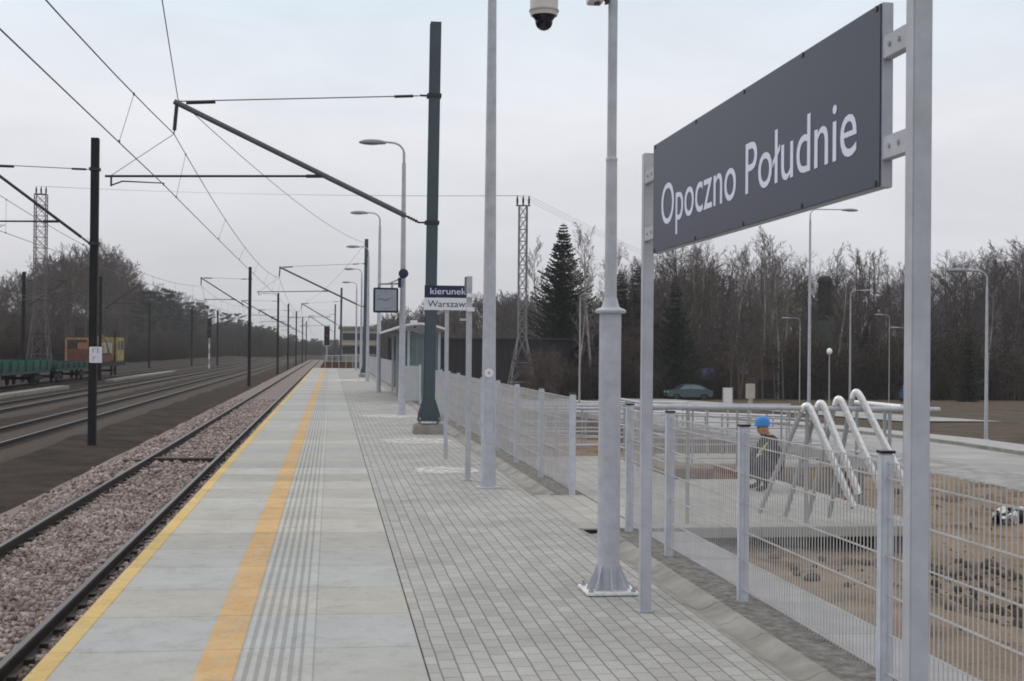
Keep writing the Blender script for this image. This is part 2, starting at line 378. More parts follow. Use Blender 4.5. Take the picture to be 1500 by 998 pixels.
za = N(nt, 'ShaderNodeMath', operation='MULTIPLY_ADD'); za.inputs[1].default_value = .09; L(nz.outputs['Fac'], za.inputs[0])
zs = N(nt, 'ShaderNodeMath', operation='SUBTRACT'); zs.inputs[1].default_value = .045; L(sp.outputs['Z'], zs.inputs[0]); L(zs.outputs[0], za.inputs[2])
L(za.outputs[0], cr.inputs[0])
SKYK = 10.2
mu = N(nt, 'ShaderNodeMix', data_type='RGBA', blend_type='MULTIPLY'); mu.inputs[0].default_value = 1; mu.inputs[7].default_value = (SKYK, SKYK, SKYK, 1)
mu.clamp_result = False
cn = N(nt, 'ShaderNodeTexNoise'); cn.inputs['Scale'].default_value = 5.5; cn.inputs['Detail'].default_value = 8; cn.inputs['Roughness'].default_value = .58; cn.inputs['Distortion'].default_value = .5
mp3 = N(nt, 'ShaderNodeMapping'); mp3.inputs['Scale'].default_value = (1, 1, 3.2); L(tc.outputs['Generated'], mp3.inputs[0]); L(mp3.outputs[0], cn.inputs['Vector'])
cm = N(nt, 'ShaderNodeMapRange'); cm.inputs[1].default_value = .32; cm.inputs[2].default_value = .68; cm.inputs[3].default_value = .95; cm.inputs[4].default_value = 1.05; L(cn.outputs['Fac'], cm.inputs[0])
cl = N(nt, 'ShaderNodeMix', data_type='RGBA', blend_type='MULTIPLY'); cl.inputs[0].default_value = 1; L(cr.outputs[0], cl.inputs[6]); L(cm.outputs[0], cl.inputs[7])
L(cl.outputs[2], mu.inputs[6])
mxs = N(nt, 'ShaderNodeMix', data_type='RGBA'); mxs.inputs[0].default_value = .94; L(sky.outputs[0], mxs.inputs[6]); L(mu.outputs[2], mxs.inputs[7])
bg = N(nt, 'ShaderNodeBackground'); bg.inputs['Strength'].default_value = .1; L(mxs.outputs[2], bg.inputs['Color'])
wo = N(nt, 'ShaderNodeOutputWorld'); L(bg.outputs[0], wo.inputs['Surface'])
sl = bpy.data.lights.new('sun', 'SUN'); sl.energy = .6; sl.angle = R_(25); sl.color = (1, .96, .9)
so = bpy.data.objects.new('sun', sl); col.objects.link(so)
dvec = Vector((math.sin(R_(SUN_AZ))*math.cos(R_(SUN_EL)), math.cos(R_(SUN_AZ))*math.cos(R_(SUN_EL)), math.sin(R_(SUN_EL))))
so.rotation_euler = dvec.to_track_quat('Z', 'Y').to_euler()
sc.view_settings.view_transform = 'Standard'; sc.view_settings.look = 'None'; sc.view_settings.exposure = 0; sc.view_settings.gamma = 1
sc.view_settings.use_curve_mapping = False
sc.cycles.use_denoising = True; sc.cycles.max_bounces = 6; sc.cycles.transparent_max_bounces = 24; sc.cycles.volume_bounces = 1
sc.cycles.pixel_filter_type = 'BLACKMAN_HARRIS'; sc.cycles.filter_width = 1.8
HAZE = .00028
if HAZE > 0:
    hb = MB().box((-1000, -120, -6.2), (1000, 1500, 26)).build('haze', None); hb['kind'] = 'stuff'
    hm = bpy.data.materials.new('haze'); hm.use_nodes = True; hn = hm.node_tree; hn.nodes.clear()
    pv = N(hn, 'ShaderNodeVolumePrincipled'); pv.inputs['Color'].default_value = (.86, .88, .93, 1); pv.inputs['Density'].default_value = HAZE
    oo = N(hn, 'ShaderNodeOutputMaterial'); hn.links.new(pv.outputs[0], oo.inputs['Volume'])
    hb.data.materials.clear(); hb.data.materials.append(hm)

# ------------------------------------------------------------------ ground
def lerp(x, pts):
    if x <= pts[0][0]: return pts[0][1]
    for (a, b), (c, d) in zip(pts, pts[1:]):
        if x <= c: return b+(d-b)*(x-a)/(c-a)
    return pts[-1][1]
def gz(x, y):
    zl = lerp(x, [(-60, -.9), (-30, -.9), (-21, -.98), (-7.5, -1.0), (-5.5, -1.03), (-1.5, -1.4), (2.5, -1.6), (4, -1.35), (13.3, -1.3), (14, -1.08), (22, -1.05), (60, -1.05)])
    d = max(0, min(1, (x-3)/8))*max(0, min(100, y-40))*.02
    return zl-d
xs = sorted(set([-900, -600, -400, -250, -160, -110, -80, -60, -45, -36] + [-30+i*1.5 for i in range(61)] + [64, 70, 80, 95, 115, 150, 220, 320, 450, 650, 900]))
ys = sorted(set([-100, -60, -30] + [-12+i*3 for i in range(55)] + [155+i*12 for i in range(20)] + [420, 500, 620, 800, 1100, 1450]))
g = MB(); nx = len(xs)
g.add([(x, y, gz(x, y)+.05*noise.noise((x*.3, y*.3, 0))*(1 if abs(x) > 6 and not 13 < x < 24 else 0)) for y in ys for x in xs],
      [(j*nx+i, j*nx+i+1, (j+1)*nx+i+1, (j+1)*nx+i) for j in range(len(ys)-1) for i in range(nx-1)])
def groundmat():
    m = bpy.data.materials.new('bare winter ground'); m.use_nodes = True; nt = m.node_tree; L = nt.links.new
    b = nt.nodes['Principled BSDF']; b.inputs['Roughness'].default_value = .95; b.inputs['Specular IOR Level'].default_value = .1
    tc = N(nt, 'ShaderNodeTexCoord'); sp = N(nt, 'ShaderNodeSeparateXYZ'); L(tc.outputs['Object'], sp.inputs[0])
    a = N(nt, 'ShaderNodeTexNoise'); a.inputs['Scale'].default_value = .8; a.inputs['Detail'].default_value = 9; a.inputs['Roughness'].default_value = .72
    L(tc.outputs['Object'], a.inputs['Vector'])
    r1 = N(nt, 'ShaderNodeValToRGB'); e = r1.color_ramp.elements
    e[0].position = .36; e[0].color = (.022, .017, .014, 1); e[1].position = .66; e[1].color = (.062, .048, .040, 1)
    r2 = N(nt, 'ShaderNodeValToRGB'); e = r2.color_ramp.elements
    e[0].position = .36; e[0].color = (.060, .046, .036, 1); e[1].position = .64; e[1].color = (.125, .105, .082, 1)
    L(a.outputs['Fac'], r1.inputs[0]); L(a.outputs['Fac'], r2.inputs[0])
    st = N(nt, 'ShaderNodeMapRange'); st.inputs[1].default_value = 0; st.inputs[2].default_value = 6; L(sp.outputs['X'], st.inputs[0])
    mx = N(nt, 'ShaderNodeMix', data_type='RGBA'); L(st.outputs[0], mx.inputs[0]); L(r1.outputs[0], mx.inputs[6]); L(r2.outputs[0], mx.inputs[7])
    L(mx.outputs[2], b.inputs['Base Color'])
    n2 = N(nt, 'ShaderNodeTexNoise'); n2.inputs['Scale'].default_value = 9; n2.inputs['Detail'].default_value = 8
    L(tc.outputs['Object'], n2.inputs['Vector'])
    bp = N(nt, 'ShaderNodeBump'); bp.inputs['Strength'].default_value = 1; bp.inputs['Distance'].default_value = .06
    L(n2.outputs['Fac'], bp.inputs['Height']); L(bp.outputs[0], b.inputs['Normal']); return m
struct(g.build('ground', groundmat(), smooth=True))

# platform ---------------------------------------------------------------
PE = 121.0
XE, XS, XP = -1.54, .52, 2.36       # edge, slab end, pavers end
p = MB(); p.box((XE, -9, -.22), (XS, PE, 0)); p.box((XE+.14, -9, -1.7), (XP+.4, PE-.05, -.221))
struct(p.build('platform', M['slab'], bevel=.006))
p = MB().box((XS+.008, -9, -.218), (XP, PE, -.004)); struct(p.build('paving', M['pavers']))
p = MB().box((XE+.004, -9, .0005), (-1.425, PE-.02, .003)); struct(p.build('painted_edge_line', M['yellow_paint']))
p = MB().box((-.69, -9, .0005), (-.485, PE-.02, .003)); struct(p.build('painted_warning_stripe', M['orange_paint']))
p = MB().box((-.475, -9, .0003), (-.075, PE-.02, .0012)); struct(p.build('tactile_base', M['groove']))
p = MB()
for i in range(7):
    x = -.47+i*.0655+(.0 if i < 6 else .002)
    if i == 6: x0, x1 = -.135, -.078
    else: x0, x1 = -.472+i*.0575, -.472+i*.0575+.036
    p.add([(x0, -9, .0012), (x0+.005, -9, .006), (x1-.005, -9, .006), (x1, -9, .0012), (x0, PE-.03, .0012), (x0+.005, PE-.03, .006), (x1-.005, PE-.03, .006), (x1, PE-.03, .0012)],
          [(0,1,5,4), (1,2,6,5), (2,3,7,6), (0,3,2,1), (4,5,6,7)])
struct(p.build('tactile_strip', M['ribslab']))
# gutter, kerb, gravel, concrete strip along the fence
def run(name, prof, y0, y1, m, step=1.0, gap=.0, jitter=0):
    b = MB(); y = y0; k = len(prof)
    while y < y1-1e-6:
        ye = min(y+step, y1); j = random.uniform(-jitter, jitter)
        vs = [(x, yy, z+j) for yy in (y, ye-gap) for x, z in prof]
        b.add(vs, [(i, i+1, k+i+1, k+i) for i in range(k-1)] + [tuple(range(k))[::-1], tuple(range(k, 2*k))])
        y = ye
    return struct(b.build(name, m))
gut = [(XP+.003, -.3), (XP+.003, -.002), (XP+.035, -.004), (XP+.08, -.03), (XP+.12, -.042), (XP+.17, -.034), (XP+.225, -.006), (XP+.24, .004), (XP+.285, .004), (XP+.285, -.3)]
GAP0, GAP1 = 12.92, 15.95
def guttermat():
    m = mat('stained gutter concrete', (.30, .29, .265), .9, .35, 2.2, bump=.3, bscale=80, c2=(.36, .355, .335)); return m
M['gutter'] = guttermat()
M['gravel'] = mat('grey brown gravel', (.15, .14, .13), .95, .45, 14, bump=1., bscale=45, c2=(.27, .26, .25))
run('drain_channel', gut, -9, GAP0-.05, M['gutter'], .5, .006, .002)
run('drain_channel', gut, GAP1+.05, PE-.1, M['gutter'], .5, .006, .002)
kerb = [(2.648, -.3), (2.648, -.02), (2.98, -.03), (2.98, -.3)]
run('gravel_strip', kerb, -9, GAP0-.05, M['gravel'], 10)
run('gravel_strip', kerb, GAP1+.05, PE-.1, M['gravel'], 10)
run('concrete_strip', [(2.983, -.25), (2.983, -.008), (3.38, -.012), (3.38, -.25)], -9, GAP0-.25, M['sidewalk'], 1.0, .008, .002)
run('concrete_strip', [(2.983, -.25), (2.983, -.008), (3.38, -.012), (3.38, -.25)], 32, PE-.1, M['sidewalk'], 1.0, .008, .002)
# the landing that leaves the platform through the gap, and the ramp behind it
p = MB(); p.box((XP+.003, GAP0, -.11), (2.982, GAP1, -.006)); p.box((2.986, GAP0, -.11), (5.95, GAP1+1.9, -.006)); p.box((2.986, GAP1+1.904, -.11), (4.6, 21.8, -.008))
struct(p.build('landing', M['landing'], bevel=.008))
p = MB()
for cx in (3.4, 4.6, 5.6): p.box((cx-.15, GAP0+.25, -1.6), (cx+.15, GAP1, -.115))
struct(p.build('landing_support', M['concrete_d']))
p = MB().box((XP+.01, GAP0-.12, -.1), (XP+.30, GAP0-.06, -.002)); struct(p.build('drain_inlet', M['black']))
p = MB(); p.box((3.1, 24.2, -1.6), (9.2, 26.4, -.34)); p.box((3.1, 28.6, -1.6), (10.5, 30.4, -.62)); struct(p.build('ramp', M['landing'], bevel=.01))
# sand pit ---------------------------------------------------------------
def sz(x, y):
    t = max(0, min(1, (x-3.4)/5.5)); z = -.06 - .92*(t*t*(3-2*t))
    z += .10*noise.noise((x*.9, y*.9, 1))*min(1, (x-3.3)*2)+.05*noise.noise((x*2.7, y*2.7, 4))*min(1, (x-3.3)*2)+.02*noise.noise((x*8, y*8, 2))*min(1, (x-3.3)*2)
    if y > GAP0-1.2 and x < 6.6: z -= .15*max(0, min(1, (y-(GAP0-1.2))/1.0))*max(0, min(1, (6.6-x)/.6))
    # dug hollow with dark wet lumps right of the landing
    d = ((x-6.6)/1.6)**2+((y-11.2)/1.1)**2
    z -= .30*math.exp(-d)
    z += .14*math.exp(-(((x-8.2)/.9)**2+((y-9.5)/.7)**2))
    k = max(0, min(1, (y-10.2)/2.2))*max(0, min(1, (7.2-x)/1.0)); k = k*k*(3-2*k)
    zt = -.20-.035*(x-3.4)+.05*noise.noise((x*1.7, y*1.7, 6))+.02*noise.noise((x*6, y*6, 6))
    return z+(max(z, zt)-z)*k
p = MB(); nx_, ny_ = 110, 250
X_ = [3.381+(13.6-3.381)*i/(nx_-1) for i in range(nx_)]; Y_ = [-2+32*j/(ny_-1) for j in range(ny_)]
p.add([(x, y, sz(x, y)) for y in Y_ for x in X_], [(j*nx_+i, j*nx_+i+1, (j+1)*nx_+i+1, (j+1)*nx_+i) for j in range(ny_-1) for i in range(nx_-1)
      if not (Y_[j] > GAP0+.6 and X_[i] < (5.9 if Y_[j] < 17.7 else 4.55 if Y_[j] < 21.7 else 3.0))])
struct(p.build('sand_pit', M['sand'], smooth=True))
# clods
b = MB()
for i in range(2600):
    if random.random() < .84: x, y = random.gauss(7.0, 1.2), random.gauss(11.0, 1.1)
    else: x, y = random.uniform(3.7, 12.5), random.uniform(4, 26)
    if x < 3.6 or (y > GAP0-.5 and x < 6.3): continue
    s_ = .008+.045*random.random()**3.5*(1.9 if random.random() < .1 else 1); c = (x, y, sz(x, y)+s_*.3); o = len(b.v)
    b.ell(c, (s_*random.uniform(.8, 1.5), s_*random.uniform(.8, 1.4), s_*random.uniform(.6, 1)), 6, 4)
    for k in range(o, len(b.v)):
        q = Vector(b.v[k]); b.v[k] = tuple(q+Vector(noise.noise_vector(q*30))*s_*.35)
M['clod'] = mat('soil clods', (.10, .076, .058), .95, .5, 1.2, isl=.5)
o = b.build('soil_clods', M['clod']); o['kind'] = 'stuff'
# beyond the sand: kerb, parking bay paving, car park, sidewalk, verge
def strip(name, x0, x1, y0, y1, m, dz, n=30, thick=None):
    b = MB(); vs = []
    for j in range(n+1):
        y = y0+(y1-y0)*j/n
        for x in (x0, x1): vs.append((x, y, gz(max(14.2, x), y)+dz))
    fs = [(2*j, 2*j+1, 2*j+3, 2*j+2) for j in range(n)]
    if thick:
        o_ = len(vs); vs += [(x, y, z-thick) for x, y, z in vs]
        fs += [(2*j, 2*j+2, o_+2*j+2, o_+2*j) for j in range(n)] + [(2*j+1, o_+2*j+1, o_+2*j+3, 2*j+3) for j in range(n)] + [(0, o_, o_+1, 1)]
    b.add(vs, fs); return struct(b.build(name, m))
strip('kerb', 13.45, 13.62, -5, 120, M['sidewalk'], .10, 60, .4)
strip('parking_bay', 13.62, 15.6, -5, 120, M['pavers2'], .055)
strip('car_park', 15.6, 18.6, -5, 160, M['asphalt'], .045)
strip('kerb', 18.6, 18.75, -5, 120, M['concrete_d'], .14, 60, .4)
strip('sidewalk', 18.75, 20.2, -5, 120, M['sidewalk'], .13)
strip('road', 26, 31, 60, 200, M['asphalt'], .05)

# ballast track 1 -----------------------------------------------------------
TC = -3.26
b = MB(); nyb = 150; yv = [-9+j*2.2 for j in range(nyb)]
prof = [(-5.45, -1.08), (-5.1, -1.03), (-4.7, -.93), (-4.4, -.895), (-4.01, -.90), (-3.2, -.905), (-2.5, -.90), (-1.45, -.90)]
k = len(prof)
b.add([(x+(.16*noise.noise((y*.35, 5, 0))+.1*noise.noise((y*1.3, 9, 0)) if i < 2 else 0), y, z) for y in yv for i, (x, z) in enumerate(prof)],
      [(j*k+i, j*k+i+1, (j+1)*k+i+1, (j+1)*k+i) for j in range(nyb-1) for i in range(k-1)])
struct(b.build('ballast_bed', M['ballast'], smooth=True))
def stones(name, xr, yr, n, s0, s1, m, zf, edge=None):
    phi = (1+5**.5)/2
    bv = np.array([(-1,phi,0),(1,phi,0),(-1,-phi,0),(1,-phi,0),(0,-1,phi),(0,1,phi),(0,-1,-phi),(0,1,-phi),(phi,0,-1),(phi,0,1),(-phi,0,-1),(-phi,0,1)])/1.9
    bf = np.array([(0,11,5),(0,5,1),(0,1,7),(0,7,10),(0,10,11),(1,5,9),(5,11,4),(11,10,2),(10,7,6),(7,1,8),(3,9,4),(3,4,2),(3,2,6),(3,6,8),(3,8,9),(4,9,5),(2,4,11),(6,2,10),(8,6,7),(9,8,1)])
    x = rng.uniform(*xr, n); y = rng.uniform(yr[0], yr[1], n)
    keep = (np.abs(x+4.01) > .09) & (np.abs(x+2.5) > .09)
    if edge is not None: keep &= x > edge(y)
    x, y = x[keep], y[keep]; n = len(x)
    s = rng.uniform(s0, s1, n)
    q = rng.normal(size=(n, 4)); q /= np.linalg.norm(q, axis=1)[:, None]; a, b_, c, d = q.T
    Rm = np.stack([np.stack([1-2*(c*c+d*d), 2*(b_*c-d*a), 2*(b_*d+c*a)], -1), np.stack([2*(b_*c+d*a), 1-2*(b_*b_+d*d), 2*(c*d-b_*a)], -1), np.stack([2*(b_*d-c*a), 2*(c*d+b_*a), 1-2*(b_*b_+c*c)], -1)], 1)
    v = bv[None]*rng.uniform(.6, 1.25, (n, 12, 1))*rng.uniform(.6, 1.2, (n, 1, 3))
    v = np.einsum('nij,nkj->nki', Rm, v)*s[:, None, None]
    z = zf(x)+rng.uniform(-.25, .45, n)*s
    v += np.stack([x, y, z], -1)[:, None]
    f = (bf[None]+np.arange(n)[:, None, None]*12).reshape(-1, 3)
    me = bpy.data.meshes.new(name); me.vertices.add(n*12); me.vertices.foreach_set('co', v.reshape(-1).astype(np.float32))
    me.loops.add(f.size); me.loops.foreach_set('vertex_index', f.reshape(-1).astype(np.int32))
    me.polygons.add(len(f)); me.polygons.foreach_set('loop_start', np.arange(0, f.size, 3, dtype=np.int32))
    me.materials.append(m); me.update(calc_edges=True); me.validate()
    o = bpy.data.objects.new(name, me); col.objects.link(o); o['kind'] = 'stuff'; return o
def bz(x): return np.interp(x, [q[0] for q in prof], [q[1] for q in prof])
stones('ballast_stones', (-5.95, -1.55), (8.5, 24), 32000, .022, .040, M['stones'], bz, lambda y: -4.95+.10*np.sin(y*1.7)+rng.normal(0, .12, y.shape))
stones('ballast_stones', (-5.95, -1.55), (24, 70), 26000, .034, .055, M['stones'], bz, lambda y: -4.95+.10*np.sin(y*1.7)+rng.normal(0, .14, y.shape))
# tracks
RP = [(-.07, 0), (-.07, .012), (-.012, .03), (-.009, .105), (-.035, .118), (-.036, .148), (-.028, .156), (.028, .156), (.036, .148), (.035, .118), (.009, .105), (.012, .03), (.07, .012), (.07, 0)]
def track(xc, y0, y1, zt, label, clips):
    t = thing('railway_track', label, 'railway track', (xc, y0, zt))
    for s in (-1, 1):
        x = xc+s*.755; b = MB(); k = len(RP)
        b.add([(x+u, yy, zt-.156+v) for yy in (y0, y1) for u, v in RP], [(i, (i+1) % k, k+(i+1) % k, k+i) for i in range(k)])
        for i in range(k): b.m[i] = 1 if i in (6,) else 0
        if clips:
            b.cur = 0; y = 8.
            while y < 60:
                for e in (-1, 1): b.cbox((x+e*.085, y, zt-.118), (.07, .11, .05))
                y += .6
        b.build('rail', [M['rail'], M['railtop']], t)
    return t
track(TC, -9, 320, -.76, 'track nearest the platform edge, rails bedded in pinkish ballast', True)
track(-9.2, -9, 330, -.80, 'rusty track on dark ballast, second from the platform', False)
track(-13.6, -9, 330, -.80, 'rusty track on dark ballast, third from the platform', False)
track(-19.3, -9, 330, -.80, 'far track under the green wagons', False)
for xc in (-9.2, -13.6, -19.3):
    b = MB(); pr = [(-1.9, -1.04), (-1.5, -.955), (1.5, -.955), (1.9, -1.04)]
    b.add([(xc+u, yy, v) for yy in [-9+j*10 for j in range(36)] for u, v in pr], [(j*4+i, j*4+i+1, j*4+5+i, j*4+4+i) for j in range(35) for i in range(3)])
    struct(b.build('ballast_bed', M['ballast_d']))
p = MB().box((-17.3, 30, -1.2), (-16.5, 90, -.80)); struct(p.build('service_path', M['concrete_d']))
p = MB().box((-17.2, 108, -1.2), (-16.5, 150, -.82)); struct(p.build('service_path', M['concrete_d']))
b = MB(); b.box((-3.93, 31.5, -.905), (-2.58, 31.85, -.80)); b.box((-4.6, 31.5, -.905), (-4.09, 31.85, -.84))
tag(b.build('crossing_timber', M['rail'], bevel=.01), 'dark timber laid across the nearest track between its rails', 'timber')
def patchmat():
    m = mat('pale spilled sand', (.80, .80, .80), .95, .04, 6); nt = m.node_tree; L = nt.links.new; b = nt.nodes['Principled BSDF']
    tc = N(nt, 'ShaderNodeTexCoord'); n = N(nt, 'ShaderNodeTexNoise'); n.inputs['Scale'].default_value = 9; n.inputs['Detail'].default_value = 8
    L(tc.outputs['Object'], n.inputs['Vector']); r = N(nt, 'ShaderNodeMapRange'); r.inputs[1].default_value = .42; r.inputs[2].default_value = .60; r.inputs[3].default_value = .12; r.inputs[4].default_value = .72
    L(n.outputs['Fac'], r.inputs[0]); L(r.outputs[0], b.inputs['Alpha']); return m
M['patch'] = patchmat()
# pale sand swept round pole bases
for px, py, a, c in ((652, 689, .45, .55), (612, 646, .62, .9), (570, 609.5, .75, .9), (514, 557, .9, 2.6)):
    q = gr(px, py); n = 26; b = MB()
    vs = [(q.x, q.y, .0035)]
    for i in range(n):
        t_ = 2*math.pi*i/n; rr = 1+.28*noise.noise((math.cos(t_)*1.6+px, math.sin(t_)*1.6, 3))+random.uniform(-.08, .08)
        vs.append((q.x+a*rr*math.cos(t_), q.y+c*rr*math.sin(t_), .0015))
    b.add(vs, [(0, i+1, (i+1) % n+1) for i in range(n)])
    struct(b.build('sand_patch', M['patch']))

# ------------------------------------------------------------------ station name sign
SX = 2.055
t = thing('station_sign', 'big slate station name sign reading Opoczno Południe between two pale posts', 'station sign', (SX, 6.68, 0))
YN, YFAR = 4.60, 8.77
for y in (YN, YFAR):
    b = MB().box((SX-.035, y-.035, -.12), (SX+.035, y+.035, 3.30 if y == YN else 3.0)); b.box((SX-.05, y-.05, -.0035), (SX+.05, y+.05, .006)); b.build('post', M['galv2'], t, bevel=.004)
PY0, PY1, PZ0, PZ1 = 4.85, 8.46, 2.325, 3.005
b = MB().box((2.016, PY0+.004, PZ0), (2.022, PY1, PZ1)); pan = b.build('panel', M['signdark'], t, bevel=.001)
b = MB(); b.box((2.0225, PY0, PZ0-.006), (2.066, PY0+.045, PZ1+.004)); b.box((2.0225, PY1-.045, PZ0-.006), (2.066, PY1+.002, PZ1+.004))
b.box((2.0225, PY0+.046, PZ0-.004), (2.066, PY1-.046, PZ0+.03)); b.box((2.0225, PY0+.046, PZ1-.03), (2.066, PY1-.046, PZ1+.002)); b.box((2.04, PY0+.046, PZ0+.031), (2.045, PY1-.046, PZ1-.031))
b.build('frame', M['galv2'], t, bevel=.002)
for z in (PZ1-.21, PZ1-.585):
    for a, c in ((YN+.036, PY0-.001), (PY1+.003, YFAR-.036)):
        b = MB()
        b.box((2.024, a, z), (2.062, c, z+.085))
        br = b.build('bracket', M['galv2'], t, bevel=.002)
        for yy in (a+(c-a)*.3, a+(c-a)*.7): MB().lathe((2.024-.006, yy, z+.045), [(.010, 0), (.010, .006)], 8, 'x').build('bolt', M['zincgrey'], br)
for yy in (4.89, 5.7, 6.55, 7.45, 8.42):
    for zz in (PZ0+.012, PZ1-.012): MB().lathe((2.012, yy, zz), [(.012, 0), (.012, .005)], 8, 'x').build('screw', M['black'], pan)
text_mesh('lettering', 'Opoczno Południe', M['lettering'], t, (2.0155, 8.235, 2.478), (0, -1, 0), (0, 0, 1), 8.235-5.075, .262, .0015)

# ------------------------------------------------------------------ CCTV pole with dome camera
cx, cy = 1.96, 9.5
t = thing('cctv_pole', 'pale two-stage camera pole on square base plate beside the big name sign', 'camera pole', (cx, cy, 0))
b = MB()
b.tube([(cx, cy, .02), (cx, cy, .32), (cx, cy, 1.97)], [.081, .081, .079], 12); b.build('lower_column', M['galv'], t, smooth=True)
b = MB(); b.box((cx-.185, cy-.185, .002), (cx+.185, cy+.185, .022)); b.build('base_plate', M['bright'], t, bevel=.003)
for k in range(8):
    a = k*math.pi/4; dx, dy = math.cos(a), math.sin(a); pxv = Vector((-dy, dx, 0))*.004
    b = MB(); q = [Vector((cx+dx*.078, cy+dy*.078, .0225)), Vector((cx+dx*.155, cy+dy*.155, .0225)), Vector((cx+dx*.155, cy+dy*.155, .035)), Vector((cx+dx*.078, cy+dy*.078, .20))]
    b.add([p_+pxv for p_ in q]+[p_-pxv for p_ in q], [(0,1,2,3), (7,6,5,4), (0,4,5,1), (1,5,6,2), (2,6,7,3), (3,7,4,0)])
    b.build('gusset', M['galv'], t)
for sx in (-1, 1):
    for sy in (-1, 1):
        b = MB(); b.lathe((cx+sx*.15, cy+sy*.15, .0225), [(.018, 0), (.018, .016), (.010, .017), (.010, .035)], 6); b.build('anchor_bolt', M['zincgrey'], t)
b = MB(); b.lathe((cx, cy, 1.965), [(.082, 0), (.108, .006), (.112, .022), (.098, .034), (.066, .045), (.054, .08), (.047, .115)], 20); b.build('collar', M['galv'], t, smooth=True)
b = MB(); b.tube([(cx, cy, 2.02), (cx, cy, 3.05)], [.045, .040], 14); b.lathe((cx, cy, 3.05), [(.042, 0), (.043, .012), (.036, .025)], 14); b.tube([(cx, cy, 3.06), (cx, cy, 5.2)], [.0345, .033], 14)
b.build('upper_tube', M['galv'], t, smooth=True)
dx = 1.465
c = thing('dome_camera', 'white dome camera with smoked bubble hanging at the top edge of view', 'camera', (dx, 9.5, 4.02))
b = MB(); b.lathe((dx, 9.5, 4.06), [(.094, 0), (.099, .02), (.103, .028), (.103, .036), (.098, .042), (.100, .14), (.095, .20), (.07, .25), (.03, .28), (.03, .42)], 28)
b.build('housing', M['camwhite'], c, smooth=True)
b = MB(); b.lathe((dx, 9.5, 4.06), [(.1045, .027), (.1055, .030), (.1055, .037), (.1045, .040)], 28); b.build('trim_ring', M['zincgrey'], c, smooth=True)
pf = [(.062*math.cos(a), -.062*math.sin(a)+.0) for a in [math.pi/2*(1-i/8) for i in range(9)]]
b = MB(); b.lathe((dx, 9.5, 4.018), [(max(r, .001), h) for r, h in pf]+[(.064, .012), (.085, .04)], 24); b.build('bubble', M['domeglass'], c, smooth=True)
b = MB(); b.tube([(dx, 9.5, 4.40), (dx, 9.5, 4.47), (dx+.06, 9.5, 4.53), (cx-.035, 9.5, 4.55)], .022, 10); b.build('arm', M['camwhite'], c, smooth=True)
q = at(873, 5, 9.5)
c = thing('box_camera', 'small pale box camera clamped to the pole at the top edge of view', 'camera', (q.x, 9.5, q.z))
b = MB().box((q.x-.06, 9.42, q.z-.005), (q.x+.045, 9.56, q.z+.10)); b.build('housing', M['camwhite'], c, bevel=.008)
b = MB(); b.box((q.x-.015, 9.425, q.z-.014), (q.x+.02, 9.50, q.z-.0052)); b.build('lens_window', M['black'], c)
b = MB(); b.tube([(q.x+.045, 9.5, q.z+.03), (cx-.0345, 9.5, q.z+.03)], .014, 8); b.cbox((cx-.045, 9.5, q.z+.03), (.02, .06, .06)); b.build('clamp', M['darkmetal'], c)

# ------------------------------------------------------------------ lamp posts along the platform
def lamp_post(name, x, y, z0, h, side, reach, label, group, r0=.095, r1=.05, hatch=False, head=.36, mp_=None):
    mp_ = mp_ or M['galv']
    t = thing(name, label, 'lamp post', (x, y, z0), group)
    b = MB(); b.tube([(x, y, z0-.05), (x, y, z0+1.9), (x, y, z0+h-.55)], [r0, r0*.86, r1], 16)
    if r0 > .06: b.lathe((x, y, z0), [(r0+.06, -.02), (r0+.06, .012), (r0+.004, .016)], 16)
    b.build('pole', mp_, t, smooth=True)
    zt = z0+h; b = MB()
    pts = [(x, y, zt-.57), (x, y, zt-.30)]
    for k in range(1, 7):
        a = math.pi/2*k/6; pts.append((x+side*.32*(1-math.cos(a)), y, zt-.30+.28*math.sin(a)))
    pts.append((x+side*reach*.62, y, zt-.005)); b.tube(pts, [r1*.72]*2+[.027]*7, 10); b.build('arm', mp_, t, smooth=True)
    xc = x+side*(reach*.62+head*.8); b = MB(); b.ell((xc, y, zt-.03), (head, .15, .085), 18, 8)
    for k in range(len(b.v)):
        p_ = b.v[k]; b.v[k] = (p_[0], p_[1], max(p_[2], zt-.065))
    hd = b.build('lamp_head', M['lampgrey'], t, smooth=True)
    b = MB(); b.ell((xc+side*.05, y, zt-.068), (head*.62, .10, .03), 14, 6); b.build('lens', M['glass'], hd, smooth=True)
    if hatch:
        b = MB(); b.box((x-.05, y-r0*.95-.002, z0+.55), (x+.05, y-r0*.8, z0+1.0)); b.build('service_door', M['galv'], t, bevel=.004)
        b = MB(); b.lathe((x-.01, y-r0*.93-.012, z0+1.42), [(.055, 0), (.055, .01)], 20, 'y'); d = b.build('number_disc', M['signwhite'], t)
        b = MB(); b.lathe((x-.01, y-r0*.93-.0145, z0+1.42), [(.016, 0), (.016, .003)], 12, 'y'); b.build('mark', M['zincgrey'], d)
    return t
LX = 1.93; G = 'lamp posts along the platform'
LB = ['tall pale lamp post nearest the camera, round disc on its shaft', 'lamp post carrying the clock, its grey head over the platform', 'lamp post standing just behind the clock', 'lamp post between the glass shelter and the second blue mast', 'slim distant lamp post near the second blue mast', 'slim far lamp post near the platform end', ]
for (x, y), lb in zip(((1.94, 16.8), (1.83, 35.5), (1.86, 54), (1.9, 72), (1.95, 90), (1.95, 108)), LB):
    lamp_post('lamp_post', x, y, 0, 7.08 if y < 80 else 6.95, -1, .85, lb, G, hatch=(y < 20))
